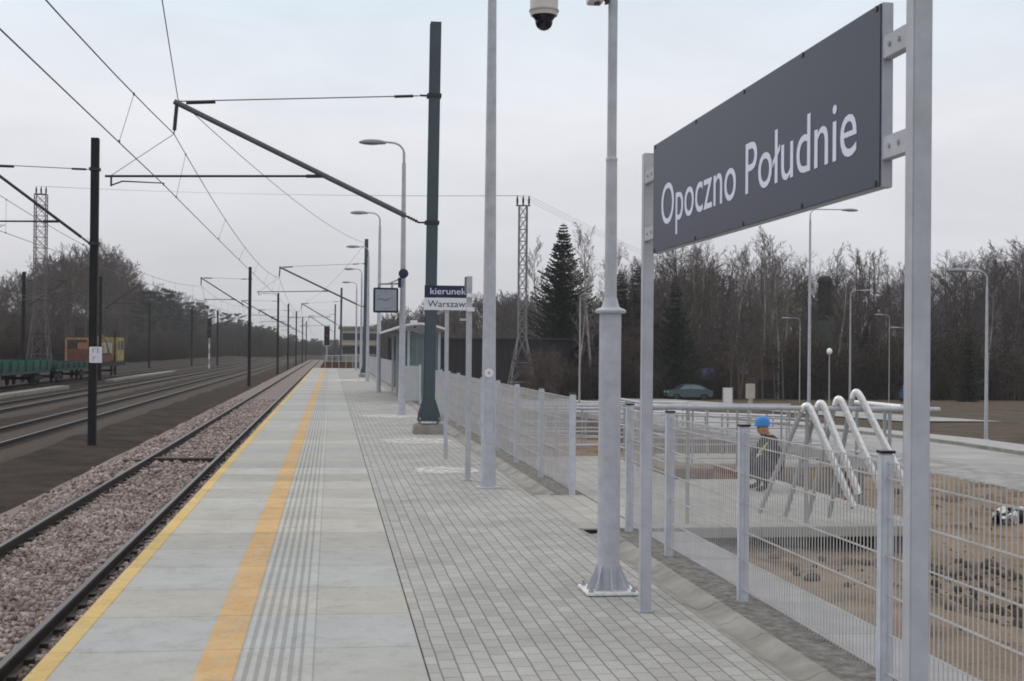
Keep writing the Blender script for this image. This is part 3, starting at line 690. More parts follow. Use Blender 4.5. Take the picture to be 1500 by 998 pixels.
# clock hung from the second lamp post
q = at(565, 440, 35.2); s_ = .30
t = thing('clock', 'square navy framed station clock hanging from a lamp post', 'clock', (q.x, 35.2, q.z))
b = MB().cbox((q.x, 35.2, q.z), (.64, .16, .64)); b.build('case', M['navy'], t, bevel=.02)
b = MB().cbox((q.x, 35.114, q.z), (.54, .008, .54)); f = b.build('face', mat('clock face', (.30, .32, .38), .3, .05), t)
b = MB()
for a, l, w in ((62, .13, .022), (-78, .19, .016)):
    d_ = Vector((math.sin(R_(a)), 0, math.cos(R_(a)))); b.bar(Vector((q.x, 35.106, q.z))-d_*.03, Vector((q.x, 35.106, q.z))+d_*l, w, .006)
b.build('hands', M['black'], f)
b = MB()
for k in range(12):
    d_ = Vector((math.sin(R_(30*k)), 0, math.cos(R_(30*k)))); b.bar(Vector((q.x, 35.107, q.z))+d_*.20, Vector((q.x, 35.107, q.z))+d_*.235, .012, .004)
b.build('hour_marks', M['darkmetal'], f)
b = MB(); b.bar((q.x-.18, 35.2, q.z+.30), (q.x-.18, 35.2, q.z+.40), .05); b.bar((q.x+.16, 35.2, q.z+.30), (q.x+.16, 35.2, q.z+.40), .05); b.bar((q.x-.20, 35.2, q.z+.41), (1.78, 35.35, q.z+.44), .045); b.bar((q.x+.05, 35.2, q.z+.42), (1.78, 35.38, q.z+.58), .03)
b.build('hanging_bracket', M['zincgrey'], t)
q = at(591, 401, 35.2)
t = thing('loudspeaker', 'round black loudspeaker on the lamp post above the clock', 'loudspeaker', (q.x, 35.25, q.z))
b = MB(); b.lathe((q.x, 35.12, q.z), [(.06, 0), (.125, .02), (.125, .14), (.08, .20)], 20, 'y'); b.build('horn', M['navy'], t, smooth=True)
b = MB(); b.box((q.x-.13, 35.28, q.z-.36), (q.x-.05, 35.36, q.z-.10)); b.build('junction_box', M['navy'], t, bevel=.006)

# ------------------------------------------------------------------ direction sign
t = thing('direction_sign', 'small two-tone sign reading kierunek Warszawa on a pale post', 'sign', (1.79, 21.35, 0))
a0 = at(622, 418, 21.3); a1 = at(690, 455, 21.3); zt, zb = a0.z, a1.z; zm = zb+(zt-zb)*.5
b = MB().box((1.765, 21.325, -.1), (1.825, 21.385, zm)); b.build('post', M['galv2'], t, bevel=.004)
b = MB().box((a0.x, 21.295, zm+.001), (a1.x, 21.32, zt)); p1 = b.build('upper_panel', M['navy'], t, bevel=.003)
b = MB().box((a0.x-.01, 21.292, zb), (a1.x, 21.32, zm-.001)); p2 = b.build('lower_panel', M['signwhite'], t, bevel=.003)
text_mesh('lettering', 'kierunek', M['lettering'], p1, (a0.x+.09, 21.293, zm+.055), (1, 0, 0), (0, 0, 1), (a1.x-a0.x)-.17, .105, .0015)
text_mesh('lettering', 'Warszawa', M['navy'], p2, (a0.x+.05, 21.290, zb+.05), (1, 0, 0), (0, 0, 1), (a1.x-a0.x)-.075, .105, .0015)
t = thing('sign_post', 'slim pale post with small clamps just nearer than the direction sign', 'sign post', (1.78, 17.72, 0))
b = MB().box((1.745, 17.685, -.1), (1.815, 17.755, 2.66)); b.box((1.725, 17.665, -.0035), (1.835, 17.775, .012)); b.build('post', M['galv2'], t, bevel=.004)
b = MB().box((1.74, 17.757, 2.46), (1.79, 17.98, 2.66)); b.build('sign_edge', M['signdark'], t, bevel=.002)
for z in (2.38, 2.20): MB().box((1.748, 17.66, z), (1.845, 17.683, z+.055)).build('clamp', M['bright'], t, bevel=.003)
MB().box((1.66, 17.70, 2.08), (1.744, 17.74, 2.11)).build('lower_bracket', M['galv2'], t)

# ------------------------------------------------------------------ fences
FX = 2.85
def fence_panel_mesh(L_, H=1.10, step=.05):
    b = MB(); n = int(round(L_/step))
    for i in range(n+1):
        y = i*L_/n; b.box((-.0025, y-.0025, .04), (.0025, y+.0025, .04+H))
    for z in (.06, .26, .46, .66, .86, 1.06, 1.14):
        for dx in (-.0075, .0035): b.box((dx, 0, z-.003), (dx+.004, L_, z+.003))
    return b
def fence(name, label, ys, group=None, thick=.035, cap=True, per=None):
    t = thing(name, label, 'fence', (FX, ys[0], -.03))
    shared = {}
    for i, y in enumerate(ys):
        b = MB(); b.box((FX-thick, y-thick, -.25), (FX+thick, y+thick, 1.185)); o = b.build('post', M['fencep'], t, bevel=.008)
        b = MB(); b.box((FX-thick-.002, y-thick-.002, 1.186), (FX+thick+.002, y+thick+.002, 1.20)); b.build('cap', M['black'], o)
    for a, c in zip(ys, ys[1:]):
        L_ = round(c-a-2*thick-.002, 3)
        if L_ not in shared:
            b = fence_panel_mesh(L_); o = b.build('wire_panel', M['wire_galv'], None); shared[L_] = o; o.parent = t
        else:
            o = shared[L_].copy(); col.objects.link(o); o.parent = t
        o.location = (0, a+thick+.001-ys[0], .03)
    return t
fence('wire_fence', 'near stretch of pale wire mesh fence behind the big name sign', [1.75, 4.25, 6.75, 9.2, 11.28, 12.85])
fence('wire_fence', 'long wire mesh fence running from the gap back to the shelter', [15.95+.02]+[18.4+2.45*i for i in range(10)])
fence('wire_fence', 'far wire mesh fence beyond the glass shelter', [58+2.5*i for i in range(25)])
b = MB()
t = thing('fence_return', 'short pale wind panel at the near end of the shelter', 'wind panel', (2.5, 43.2, 0))
for x in (2.16, 2.80): MB().box((x-.03, 43.17, -.1), (x+.03, 43.23, 1.22)).build('post', M['fencep'], t, bevel=.004)
MB().box((2.192, 43.19, .08), (2.768, 43.21, 1.18)).build('panel', mat('pale perforated panel', (.42, .43, .46), .6, .08), t)

# railings ------------------------------------------------------------------
def railing(label, pts, h, m, rt=.024, bars=(), top=None, posts=None, pr=.02):
    t = thing('railing', label, 'railing', pts[0])
    b = MB(); b.tube([Vector(p)+Vector((0, 0, h)) for p in pts], rt, 10); b.build('top_rail', top or m, t, smooth=True)
    for z in bars:
        b = MB(); b.tube([Vector(p)+Vector((0, 0, z)) for p in pts], .014, 8); b.build('rail', m, t, smooth=True)
    for q in posts:
        MB().tube([Vector(q)-Vector((0, 0, .1)), Vector(q)+Vector((0, 0, h-.02))], pr, 8).build('post', M['zincgrey'], t, smooth=True)
    return t
y1 = 13.22
a0 = at(962, 597, y1); 
railing('steel railing along the near edge of the concrete landing', [(2.95, y1, 0), (6.15, y1, -.02)], 1.155, M['galv'], .026, (), M['galv'], [(3.52, y1, 0), (4.75, y1, 0), (5.62, y1, 0), (5.78, y1, 0)])
railing('steel railing closing the far right side of the landing', [(5.86, y1+.25, -.02), (5.86, 14.85, -.02)], 1.17, M['galv'], .026, (.62,), M['bright'], [(5.86, y1+.7, 0), (5.86, 14.7, 0)])
railing('low three-bar railing at the end of the paved ramp', [(2.99, 21.7, 0), (4.55, 21.7, 0)], .82, M['galv'], .02, (.18, .40, .56), None, [(3.6, 21.7, 0), (4.5, 21.7, 0)])
railing('railing on the right edge of the paved ramp behind the landing', [(4.52, 18.0, 0), (4.52, 21.6, 0)], .95, M['galv'], .02, (.2, .55), None, [(4.52, 18.1+.85*i, 0) for i in range(5)])
railing('long railing on the front of the first lower ramp', [(3.2, 24.3, -.34), (9.1, 24.3, -.34)], 1.0, M['galv'], .022, (.1, .35, .65), None, [(3.2+.84*i, 24.3, -.34) for i in range(8)])
railing('long railing on the back of the first lower ramp', [(3.2, 26.3, -.34), (9.1, 26.3, -.34)], 1.0, M['galv'], .022, (.35, .65), None, [(3.2+.84*i, 26.3, -.34) for i in range(8)])
railing('sloping railing on the second lower ramp', [(3.4, 28.7, -.55), (10.4, 28.7, -.75)], 1.0, M['galv'], .022, (.5,), None, [(3.4+1.0*i, 28.7, -.62) for i in range(8)])
railing('railing on the back of the second lower ramp', [(3.4, 30.3, -.55), (10.4, 30.3, -.75)], 1.0, M['galv'], .022, (.5,), M['signwhite'], [(3.4+1.4*i, 30.3, -.62) for i in range(6)])
z_ = gz(16, 53)
railing('low white railing across the pale car park in the distance', [(13.9, 53, z_+.05), (19.5, 53, z_+.05)], .75, M['white'], .04, (.35,), None, [(13.9+.93*i, 53, z_+.05) for i in range(7)], .035)
railing('second low white railing farther across the car park', [(12.5, 66, gz(16, 66)), (17.5, 66, gz(16, 66))], .8, M['white'], .04, (), None, [(12.5+1.25*i, 66, gz(16, 66)) for i in range(5)], .035)
# bent handrails leaning on the landing -----------------------------------------
HB = [((1112, 752), (1181, 590), (1250, 742), 13.2, 'bent bright handrail on the landing, leftmost of the four'),
      ((1150, 757), (1201, 586), (1258, 724), 13.2, 'bent bright handrail on the landing, second from the left'),
      ((1183, 759), (1227, 580), (1292, 720), 13.2, 'bent bright handrail on the landing, second from the right'),
      ((1214, 768), (1252, 570), (1345, 745), 13.2, 'tallest bent bright handrail on the landing, rightmost of the four')]
for A, B_, C_, Y, lb in HB:
    a, bb, c = at(*A, Y+.22), at(*B_, Y), at(*C_, Y-.14)
    a.z = max(a.z, .02) if A[1] > 740 else a.z
    t = thing('bent_handrail', lb, 'handrail', (a.x, a.y, 0), 'bent handrails on the landing')
    b = MB(); d1 = (bb-a).normalized(); d2 = (c-bb).normalized()
    arc = []
    for k in range(9):
        u = k/8; arc.append((bb-d1*.13).lerp(bb, u).lerp(bb.lerp(bb+d2*.13, u), u)+Vector((0, 0, .03)))
    b.tube(arc+[c], [.026+.010*min(1, k/5) for k in range(9)]+[.036], 14); b.build('arm', M['bright'], t, smooth=True)
    b = MB(); b.tube([a, arc[0]-d1*.001], .025, 10); b.build('leg', M['zincgrey'], t, smooth=True)  # same tube as the arm; the leg's shade is put into the duller colour
    b = MB(); b.tube([c, c+d2*.012], .0365, 14); b.build('end_cap', M['darkmetal'], t)
# stacks of bricks and coloured boards behind the landing
def pallet(label, x, y, z, w, d, h, m, nx_, nz_):
    t = thing('brick_stack', label, 'brick stack', (x, y, z))
    for k in range(3): MB().box((x+k*(w-.1)/2, y, z), (x+k*(w-.1)/2+.1, y+d, z+.09)).build('pallet_board', M['wood'], t)
    b = MB()
    for i in range(nx_):
        for j in range(nz_):
            b.box((x+i*w/nx_+.004, y+.02, z+.092+j*h/nz_), (x+(i+1)*w/nx_-.004+random.uniform(-.004, .002), y+d-.02, z+.092+(j+1)*h/nz_-.006))
    b.build('bricks', m, t, bevel=.004)
M['brick2'] = mat('orange bricks', (.20, .115, .08), .85, .3, 2, isl=.3)
M['brick3'] = mat('grey blocks', (.22, .20, .18), .9, .25, 2, isl=.25)
pallet('stack of orange bricks on a pallet behind the bent handrails', 5.3, 18.05, -.35, .9, .5, .38, M['brick2'], 5, 5)
pallet('low stack of brown bricks on a pallet behind the railing posts', 4.75, 19.2, -.35, 1.0, .6, .28, M['brick2'], 6, 4)
pallet('stack of grey blocks on a pallet beside the orange bricks', 6.4, 18.6, -.5, 1.0, .6, .5, M['brick3'], 4, 4)
for i, (x, m, lb) in enumerate(((5.98, 'yel', 'yellow board standing among the grey boards behind the handrails'), (6.13, 'brick3', 'grey board standing beside the yellow board'), (6.45, 'redbrown', 'red brown board standing right of the fence post'), (6.62, 'concrete_d', 'pale board standing at the right end of the boards'))):
    b = MB().box((x, 16.5+i*.04, -.55), (x+.11, 16.53+i*.04, .22)); tag(b.build('board', M[m], bevel=.004), lb, 'board')
# white bag on the sand
q = gr(1482, 757, -.9); b = MB(); b.ell((q.x, q.y, sz(q.x, q.y)+.09), (.30, .24, .15), 40, 26)
for k in range(len(b.v)):
    p_ = Vector(b.v[k]); b.v[k] = tuple(p_+Vector(noise.noise_vector(p_*7))*.11+Vector(noise.noise_vector(p_*13))*.06+Vector(noise.noise_vector(p_*30))*.02)
for i, f in enumerate(b.f):
    c_ = sum((Vector(b.v[k]) for k in f), Vector())/len(f); b.m[i] = 1 if noise.noise(c_*6+Vector((3, 1, 7))) > .06 else 0
tag(b.build('plastic_bag', [M['bagw'], M['black']], smooth=True), 'crumpled white and black plastic bag lying on the brown sand', 'bag')

# ------------------------------------------------------------------ worker
def worker():
    q = gr(1108, 718, -.006); q.x += .13; t = thing('person', 'crouching worker in blue helmet and dark clothes on the landing', 'person', (q.x, q.y, -.006))
    V, Ed, Rr = [], [], []
    def add(p, r, par=None):
        V.append(Vector(p)); Rr.append(r if isinstance(r, tuple) else (r, r))
        if par is not None: Ed.append((par, len(V)-1))
        return len(V)-1
    pel = add((.16, 0, .34), (.15, .13)); ab = add((.14, 0, .47), (.14, .125), pel); ch = add((.07, 0, .64), (.155, .13), ab)
    sh = add((.02, 0, .74), (.10, .09), ch); nk = add((-.02, 0, .79), .055, sh); hd0 = add((-.05, 0, .845), .075, nk); hd1 = add((-.065, 0, .93), .085, hd0); add((-.06, 0, .985), .055, hd1)
    add((-.15, 0, .87), .014, hd0)
    for s in (-1, 1):
        s1 = add((.03, s*.19, .71), .065, sh); e = add((-.12, s*.25, .50), .048, s1); w = add((-.30, s*.16, .36), .032, e)
        pm = add((-.36, s*.14, .32), (.042, .024), w)
        for k in range(4):
            o = (k-1.5)*.019; l = (.062, .072, .068, .052)[k]
            k1 = add((-.385, s*.14+o, .295), .011, pm); k2 = add((-.385-l*.55, s*.14+o, .265), .0095, k1); add((-.385-l*.6, s*.14+o, .235), .008, k2)
        th = add((-.345, s*(.14-.045), .315), .012, w); add((-.38, s*(.14-.06), .29), .0095, th)
        hp = add((.12, s*.12, .33), .10, pel); kn = add((-.24, s*.19, .44), .066, hp); an = add((-.04, s*.17, .09), .045, kn)
        ft = add((-.10, s*.18, .045), (.045, .04), an); add((-.22, s*.20, .035), (.04, .028), ft)
    me = bpy.data.meshes.new('body'); me.from_pydata(V, Ed, []); o = bpy.data.objects.new('body', me); col.objects.link(o)
    md = o.modifiers.new('skin', 'SKIN'); md.use_smooth_shade = True
    for i, r in enumerate(Rr): me.skin_vertices[0].data[i].radius = r
    me.skin_vertices[0].data[0].use_root = True
    o.modifiers.new('sub', 'SUBSURF').levels = 2; o.modifiers['sub'].render_levels = 2
    bpy.context.view_layer.update(); dg = bpy.context.evaluated_depsgraph_get()
    m2 = bpy.data.meshes.new_from_object(o.evaluated_get(dg)); bpy.data.objects.remove(o)
    for n_ in ('jacket', 'trouser', 'skin', 'black'): m2.materials.append(M[n_])
    for f in m2.polygons:
        c = f.center
        if c.z > .80 and c.x < .05: k = 2
        elif c.x < -.315 and c.z < .40: k = 2
        elif c.z < .07: k = 3
        elif c.z > .455 and (abs(c.y) < .2 or c.z > .5) and c.x > -.16: k = 0
        elif abs(c.y) > .13 and c.x < -.05 and c.z > .33 and c.x < -.27: k = 0
        else: k = 1
        f.material_index = k; f.use_smooth = True
    for v in m2.vertices:
        if v.co.z < .76 and v.co.x > -.3: v.co += Vector(noise.noise_vector(v.co*14))*.016+Vector(noise.noise_vector(v.co*34))*.007
    bo = bpy.data.objects.new('body', m2); col.objects.link(bo); bo.parent = t
    L0 = t.location
    b = MB(); pf = [(.104, 0), (.110, .010), (.106, .022), (.104, .065), (.090, .108), (.056, .134), (.004, .142)]
    b.lathe((L0.x-.068, L0.y, L0.z+.925), pf, 22); b.box((L0.x-.205, L0.y-.06, L0.z+.923), (L0.x-.14, L0.y+.06, L0.z+.931))
    b.build('helmet', M['helmet'], t, smooth=True)
    b = MB(); b.tube([L0+Vector((-.155, -.155, .55)), L0+Vector((-.06, -.19, .66)), L0+Vector((.0, -.175, .71))], .026, 8); b.build('reflective_strip', M['hivis'], t, smooth=True)
    for s in (-1, 1):
        b = MB(); b.ell((L0.x-.06, L0.y+s*.083, L0.z+.885), (.02, .012, .032), 8, 6); b.build('ear', M['skin'], t, smooth=True)
    for s in (-1, 1): MB().ell((L0.x-.133, L0.y+s*.032, L0.z+.905), (.008, .013, .008), 8, 6).build('eye', M['black'], t)
    b = MB(); b.ell((L0.x-.124, L0.y, L0.z+.832), (.007, .022, .005), 8, 6); b.build('mouth', M['redbrown'], t)
    t.scale = (.88, .88, .86)
worker()

# ------------------------------------------------------------------ catenary
def cantilever(t, base, top, root, tip, tie_z, reg0, reg1, con, mes, mt, rt=.055):
    """root/tip of the tube, reg0 (on tube)/reg1 registration tube, con contact point, mes messenger point"""
    root, tip, reg0, reg1, con, mes = map(Vector, (root, tip, reg0, reg1, con, mes)); d = (tip-root).normalized()
    c = MB(); c.tube([root+d*.28, tip+d*.06], rt, 10); cc = c.build('cantilever_tube', mt, t, smooth=True)
    b = MB()
    for k in range(4): b.lathe_along(root+d*(.04+.055*k), d, .05, .02)
    b.tube([root, root+d*.30], .022, 8); b.build('insulator', M['insul'], t)
    tz = Vector((root.x, root.y, tie_z)); e = (tip-tz).normalized()
    b = MB(); b.tube([tz, tip+Vector((0, 0, .03))], .012, 6); b.build('tie_rod', M['wire'], t)
    b = MB(); b.tube([tip-e*.75, tip-e*.18], .038, 8); b.tube([tz+e*.12, tz+e*.5], .030, 8); b.build('insulator', M['insul'], t, smooth=True)
    b = MB(); b.tube([tip, mes+(tip-mes)*.12], .038, 8); b.tube([tip, mes], .012, 6); b.build('insulator', M['insul'], t, smooth=True)
    f = (reg1-reg0).normalized()
    b = MB(); b.tube([reg0+f*.35, reg1], .024, 8); b.tube([reg1-f*.12, reg1-f*.12-Vector((0, 0, .20))], .02, 6)
    a_ = reg1-f*.12-Vector((0, 0, .18)); b.tube([a_, a_-f*.22+Vector((0, 0, .08)), con+Vector((0, 0, .03)), con+Vector((0,0,-.02))], .016, 6)
    b.build('registration_arm', M['darkmetal'], t, smooth=True)
    b = MB(); b.tube([reg0, reg0+f*.4], .036, 8); b.build('insulator', M['insul'], t, smooth=True)
    b = MB(); b.tube([reg1-f*.1, mes], .007, 5); b.build('stay_wire', M['wire'], t)
def _la(s, p, d, r, h):
    d = Vector(d).normalized(); s.tube([p-d*h*.5, p, p+d*h*.5], [r*.55, r, r*.55], 10); return s
MB.lathe_along = _la
def hbeam(b, x, y, z0, z1, w, lean=0., d=None, tt=.014):
    d = d or w
    def bx(x0, y0, x1, y1):
        L_ = lean*(z1-z0)
        b.add([(x0, y0, z0), (x1, y0, z0), (x1, y1, z0), (x0, y1, z0), (x0+L_, y0, z1), (x1+L_, y0, z1), (x1+L_, y1, z1), (x0+L_, y1, z1)], [(0,3,2,1),(4,5,6,7),(0,1,5,4),(1,2,6,5),(2,3,7,6),(3,0,4,7)])
    bx(x-w/2, y-d/2, x+w/2, y-d/2+tt); bx(x-w/2, y+d/2-tt, x+w/2, y+d/2); bx(x-tt/2, y-d/2+tt+.001, x+tt/2, y+d/2-tt-.001)
MES_SAG = .7
SUP = []      # supports of track 1: (Y, messenger xyz, contact xyz)
def blue_mast(y, x, label, z0=0., tipx=-3.08):
    t = thing('catenary_mast', label, 'catenary mast', (x, y, z0), 'blue grey masts on the platform')
    b = MB(); hbeam(b, x, y, .30+z0, 8.35, .22, .008); b.build('post', M['blue'], t, bevel=.003)
    b = MB()
    b.cbox((x, y, z0+.268), (.46, .46, .03)); w = .24
    for s in (-1, 1):
        q = [(x+s*.112, z0+.285), (x+s*.225, z0+.285), (x+s*.215, z0+.40), (x+s*.112, z0+.72)]
        for yo in (-.12, .10):
            b.add([(u, y+yo, v) for u, v in q]+[(u, y+yo+.02, v) for u, v in q], [(0,1,2,3), (7,6,5,4), (0,4,5,1), (1,5,6,2), (2,6,7,3), (3,7,4,0)])
        b.add([(u, y-.135, v) for u, v in ((x, z0+.285), (x+s*.15, z0+.285), (x+s*.111, z0+.68), (x, z0+.68))]+[(u, y-.122, v) for u, v in ((x, z0+.285), (x+s*.15, z0+.285), (x+s*.111, z0+.68), (x, z0+.68))], [(0,1,2,3), (7,6,5,4), (0,4,5,1), (1,5,6,2), (2,6,7,3), (3,7,4,0)])
    b.build('foot_plate', M['blue'], t)
    for sx in (-.19, .19):
        for sy in (-.19, .19): MB().tube([(x+sx, y+sy, z0+.15), (x+sx, y+sy, z0+.33)], .016, 8).build('anchor_bolt', M['zincgrey'], t)
    b = MB(); b.add([(x+sx*.34, y+sy*.34, z0-.1) for sx, sy in ((-1,-1),(1,-1),(1,1),(-1,1))]+[(x+sx*.30, y+sy*.30, z0+.19) for sx, sy in ((-1,-1),(1,-1),(1,1),(-1,1))], [(0,3,2,1),(4,5,6,7),(0,1,5,4),(1,2,6,5),(2,3,7,6),(3,0,4,7)]); b.build('concrete_base', M['concrete_d'], t, bevel=.02)
    b = MB()
    for z in (4.24, 6.82): b.box((x-.155+.008*z, y-.13, z), (x+.135+.008*z, y+.13, z+.07)); b.box((x-.30+.008*z, y-.02, z+.02), (x-.156+.008*z, y+.02, z+.055))
    b.build('clamp', M['darkmetal'], t)
    xr = x-.12; cantilever(t, z0, 8.35, (xr-.14, y, 4.29), (tipx, y, 6.55), 6.85, (-.13, y, 5.17), (tipx-1.37, y, 5.06), (tipx-.24, y, 4.92), (tipx-.05, y, 5.93), M['tube'])
    SUP.append((y, Vector((tipx-.05, y, 5.93)), Vector((tipx-.24, y, 4.92)), Vector((tipx+.02, y, 6.62)), Vector((x, y, 8.2))))
    return t
blue_mast(27.7, 1.98, 'blue grey mast on the platform with long cantilever, nearest the camera')
blue_mast(83, 2.0, 'second blue grey mast on the platform, beyond the shelter')
blue_mast(150, 1.0, 'far blue grey mast past the end of the platform', -.9, -3.2)
blue_mast(206, .5, 'farthest blue grey mast, thin in the distance', -.9, -3.3)
BMS = []
def black_mast(x, y, label, plate=False, reach=2.9, group='black masts between the tracks', h=7.45, side=-1, arm=True, w=.21):
    z0 = gz(x, y)-.02
    t = thing('catenary_mast', label, 'catenary mast', (x, y, z0), group)
    b = MB(); b.box((x-w/2, y-w/2, z0-.3), (x+w/2, y+w/2, h)); b.build('post', M['blackmast'], t, bevel=.012)
    if arm:
        b = MB()
        for z in (4.5, 6.55): b.box((x-.14, y-.14, z), (x+.14, y+.14, z+.08))
        b.build('clamp', M['darkmetal'], t)
        T_ = x+side*reach
        cantilever(t, z0, h, (x+side*.12, y, 4.54), (T_, y, 6.62), 6.58, (x+side*.95, y, 5.13), (T_-side*.2, y, 5.10), (T_+side*.05, y, 4.98), (T_, y, 6.05), M['darkmetal'], .042)
        BMS.append((x, y, T_))
    if plate:
        q = at(140, 520, y-.12); b = MB().box((q.x-.17, y-w/2-.02, q.z-.22), (q.x+.17, y-w/2-.003, q.z+.22)); pl = b.build('number_plate', M['signwhite'], t, bevel=.004)
        b = MB()
        for xx, zz, ww, hh in ((-.07, .12, .03, .12), (-.03, .17, .05, .022), (.05, .12, .022, .13), (.085, .16, .05, .022), (.085, .08, .05, .022), (-.06, -.10, .022, .12), (-.025, -.06, .05, .022)):
            b.box((q.x+xx-ww/2, y-w/2-.0225, q.z+zz-hh/2), (q.x+xx+ww/2, y-w/2-.0202, q.z+zz+hh/2))
        b.build('marks', M['zincgrey'], pl)
    return t
black_mast(-6.5, 38.8, 'thick black mast with white number plate, nearest on the left', True)
black_mast(-5.75, 98.5, 'black mast left of the track, second along the row', reach=3.4)
black_mast(-5.5, 144, 'black mast left of the track, third along the row', reach=3.7)
black_mast(-5.5, 178, 'black mast left of the track, fourth along the row', reach=3.7)
black_mast(-5.4, 215, 'black mast left of the track, fifth along the row', reach=3.8)
for y in (252, 290): black_mast(-5.2, y, 'dark distant mast crowded near the vanishing point of the track', reach=3.8, group='masts near the vanishing point')
for x, y, lb in ((-22.6, 105, 'dark mast behind the green wagons, leftmost in view'), (-17.9, 110, 'dark mast just right of the number plate, by the yellow machine'), (-22.9, 178, 'dark mast before the wood, right of the yellow machine'), (-19.0, 192, 'dark mast before the wood, left of the red signal'), (-16.6, 205, 'slim dark mast just right of the red signal')):
    t = black_mast(x, y, lb, group='dark masts by the far tracks', h=7.2, side=1, reach=3.0, w=.24)
def span(name, label, pts, r, m, sag=0., n=14, drop=None):
    """wire through supports, each span sags; droppers are parts"""
    P = []
    for a, c in zip(pts, pts[1:]):
        for k in range(n):
            u = k/n; p = a.lerp(c, u); p.z -= 4*sag*u*(1-u)*((c-a).length/60)**2; P.append(p)
    P.append(pts[-1].copy()); b = MB(); b.tube(P, r, 6)
    if drop is None: return tag(b.build(name, m), label, 'wire')
    t = thing(name, label, 'wire', pts[0]); b.build('cable', m, t)
    for (a, c), (d, e) in zip(zip(pts, pts[1:]), zip(drop, drop[1:])):
        if c.y < 4: continue
        nn = 6 if c.y < 150 else 4
        for k in range(nn):
            u = (k+.45)/nn if k else .04
            p = a.lerp(c, u); p.z -= 4*sag*u*(1-u)*((c-a).length/60)**2; q = d.lerp(e, u)
            if p.y < 3: continue
            b = MB(); b.tube([p, q], .0045, 5); b.cbox(p, (.025, .05, .04)); b.cbox(q, (.025, .05, .04)); b.build('dropper', m, t)
    return t
SUP.sort(key=lambda s: s[0])
mp_ = [Vector((-2.95, -34, 5.93))]+[s[1] for s in SUP]+[Vector((-3.3, 300, 5.6))]
cp_ = [Vector((-3.42, -34, 5.0))]+[s[2] for s in SUP]+[Vector((-3.4, 300, 4.9))]
span('messenger_wire', 'upper carrying wire over the nearest track with thin droppers', mp_, .0095, M['wire'], .72, 16, cp_)
span('contact_wire', 'lower contact wire over the nearest track', cp_, .0095, M['wire'], .06)
fp = [Vector((1.9, -34, 8.6)), SUP[0][3], Vector((2.0, 83, 8.1)), SUP[2][3], Vector((.6, 206, 7.6))]
span('feeder_wire', 'single wire passing over the cantilever tip to the next mast', fp, .0085, M['wire'], .5)
for xt, lb, sgn in ((-9.35, 'second', 0), (-16.2, 'far', 1)):
    bm_ = [Vector((xt, -30, 6.05))]+[Vector((T_, y, 6.05)) for x, y, T_ in BMS if (x > -8) == (sgn == 0)]
    bm_ = [q_ for i, q_ in enumerate(bm_) if not (sgn and i in (2, 4))]
    bc = [q_-Vector((0, 0, 1.07)) for q_ in bm_]
    span('messenger_wire', 'upper carrying wire over the %s group of tracks on the left' % lb, bm_, .009, M['wire'], .7, 12, bc)
    span('contact_wire', 'lower contact wire over the %s group of tracks on the left' % lb, bc, .009, M['wire'], .05)

# ------------------------------------------------------------------ lattice towers and power lines
def lattice(x, y, z0, h, w0, w1, label, leg_m, splay=0.):
    t = thing('lattice_tower', label, 'lattice tower', (x, y, z0))
    def wd_(u): return w0+(w1-w0)*min(1, u*3) if splay else w0+(w1-w0)*u
    C = lambda u, i: Vector((x+(-1, 1, 1, -1)[i]*wd_(u)/2, y+(-1, -1, 1, 1)[i]*wd_(u)/2, z0+h*u))
    US = [0, .1, .2, .3333]+[.3333+.6667*k/11 for k in range(1, 12)]
    for i in range(4):
        b = MB(); b.tube([C(u, i) for u in US], .05, 5); b.build('leg', leg_m, t)
    b = MB()
    for u0, u1 in zip(US, US[1:]):
        for i in range(4):
            j = (i+1) % 4; b.tube([C(u0, i), C(u1, j)], .026, 4); b.tube([C(u0, j), C(u1, i)], .026, 4); b.tube([C(u1, i), C(u1, j)], .026, 4)
    b.build('bracing', leg_m, t)
    zt = z0+h; b = MB(); b.bar((x-.62, y, zt), (x+.62, y, zt), .10); b.bar((x, y-.3, zt), (x, y+.3, zt), .1); b.build('crossarm', M['darkmetal'], t)
    for dx in (-.5, 0, .5):
        b = MB(); b.tube([(x+dx, y, zt+.06), (x+dx, y, zt+.2), (x+dx, y, zt+.5), (x+dx, y, zt+.85)], [.05, .09, .10, .03], 8); b.build('insulator', M['insul'], t)
    return [Vector((x+dx, y, zt+.85)) for dx in (-.5, 0, .5)]
M['lattice'] = mat('lattice steel', (.20, .20, .21), .6, .2, 1)
qa = at(764, 562, 115); A_ = lattice(qa.x, 115, gz(qa.x, 115)-.1, 16.7, 2.6, .66, 'grey lattice power tower rising beside the tall spruce', M['lattice'], 1)
M['lattice2'] = mat('rusty lattice steel', (.14, .12, .125), .7, .2, 1)
qb = at(58, 480, 150); B2 = lattice(qb.x, 150, -1, 18.8, 2.4, 1.15, 'dark lattice power tower on the left before the wood', M['lattice2'], 1)
for k, lb in enumerate(('left insulators', 'middle insulators', 'right insulators')):
    span('power_line', 'thin power line between the two lattice towers, from their %s' % lb, [B2[k], A_[k]], .010, M['wirefar'], .35)
    span('power_line', 'thin power line running right from the grey tower, off its %s' % lb, [A_[k], A_[k]+Vector((40, 60, -6))], .010, M['wirefar'], .4)

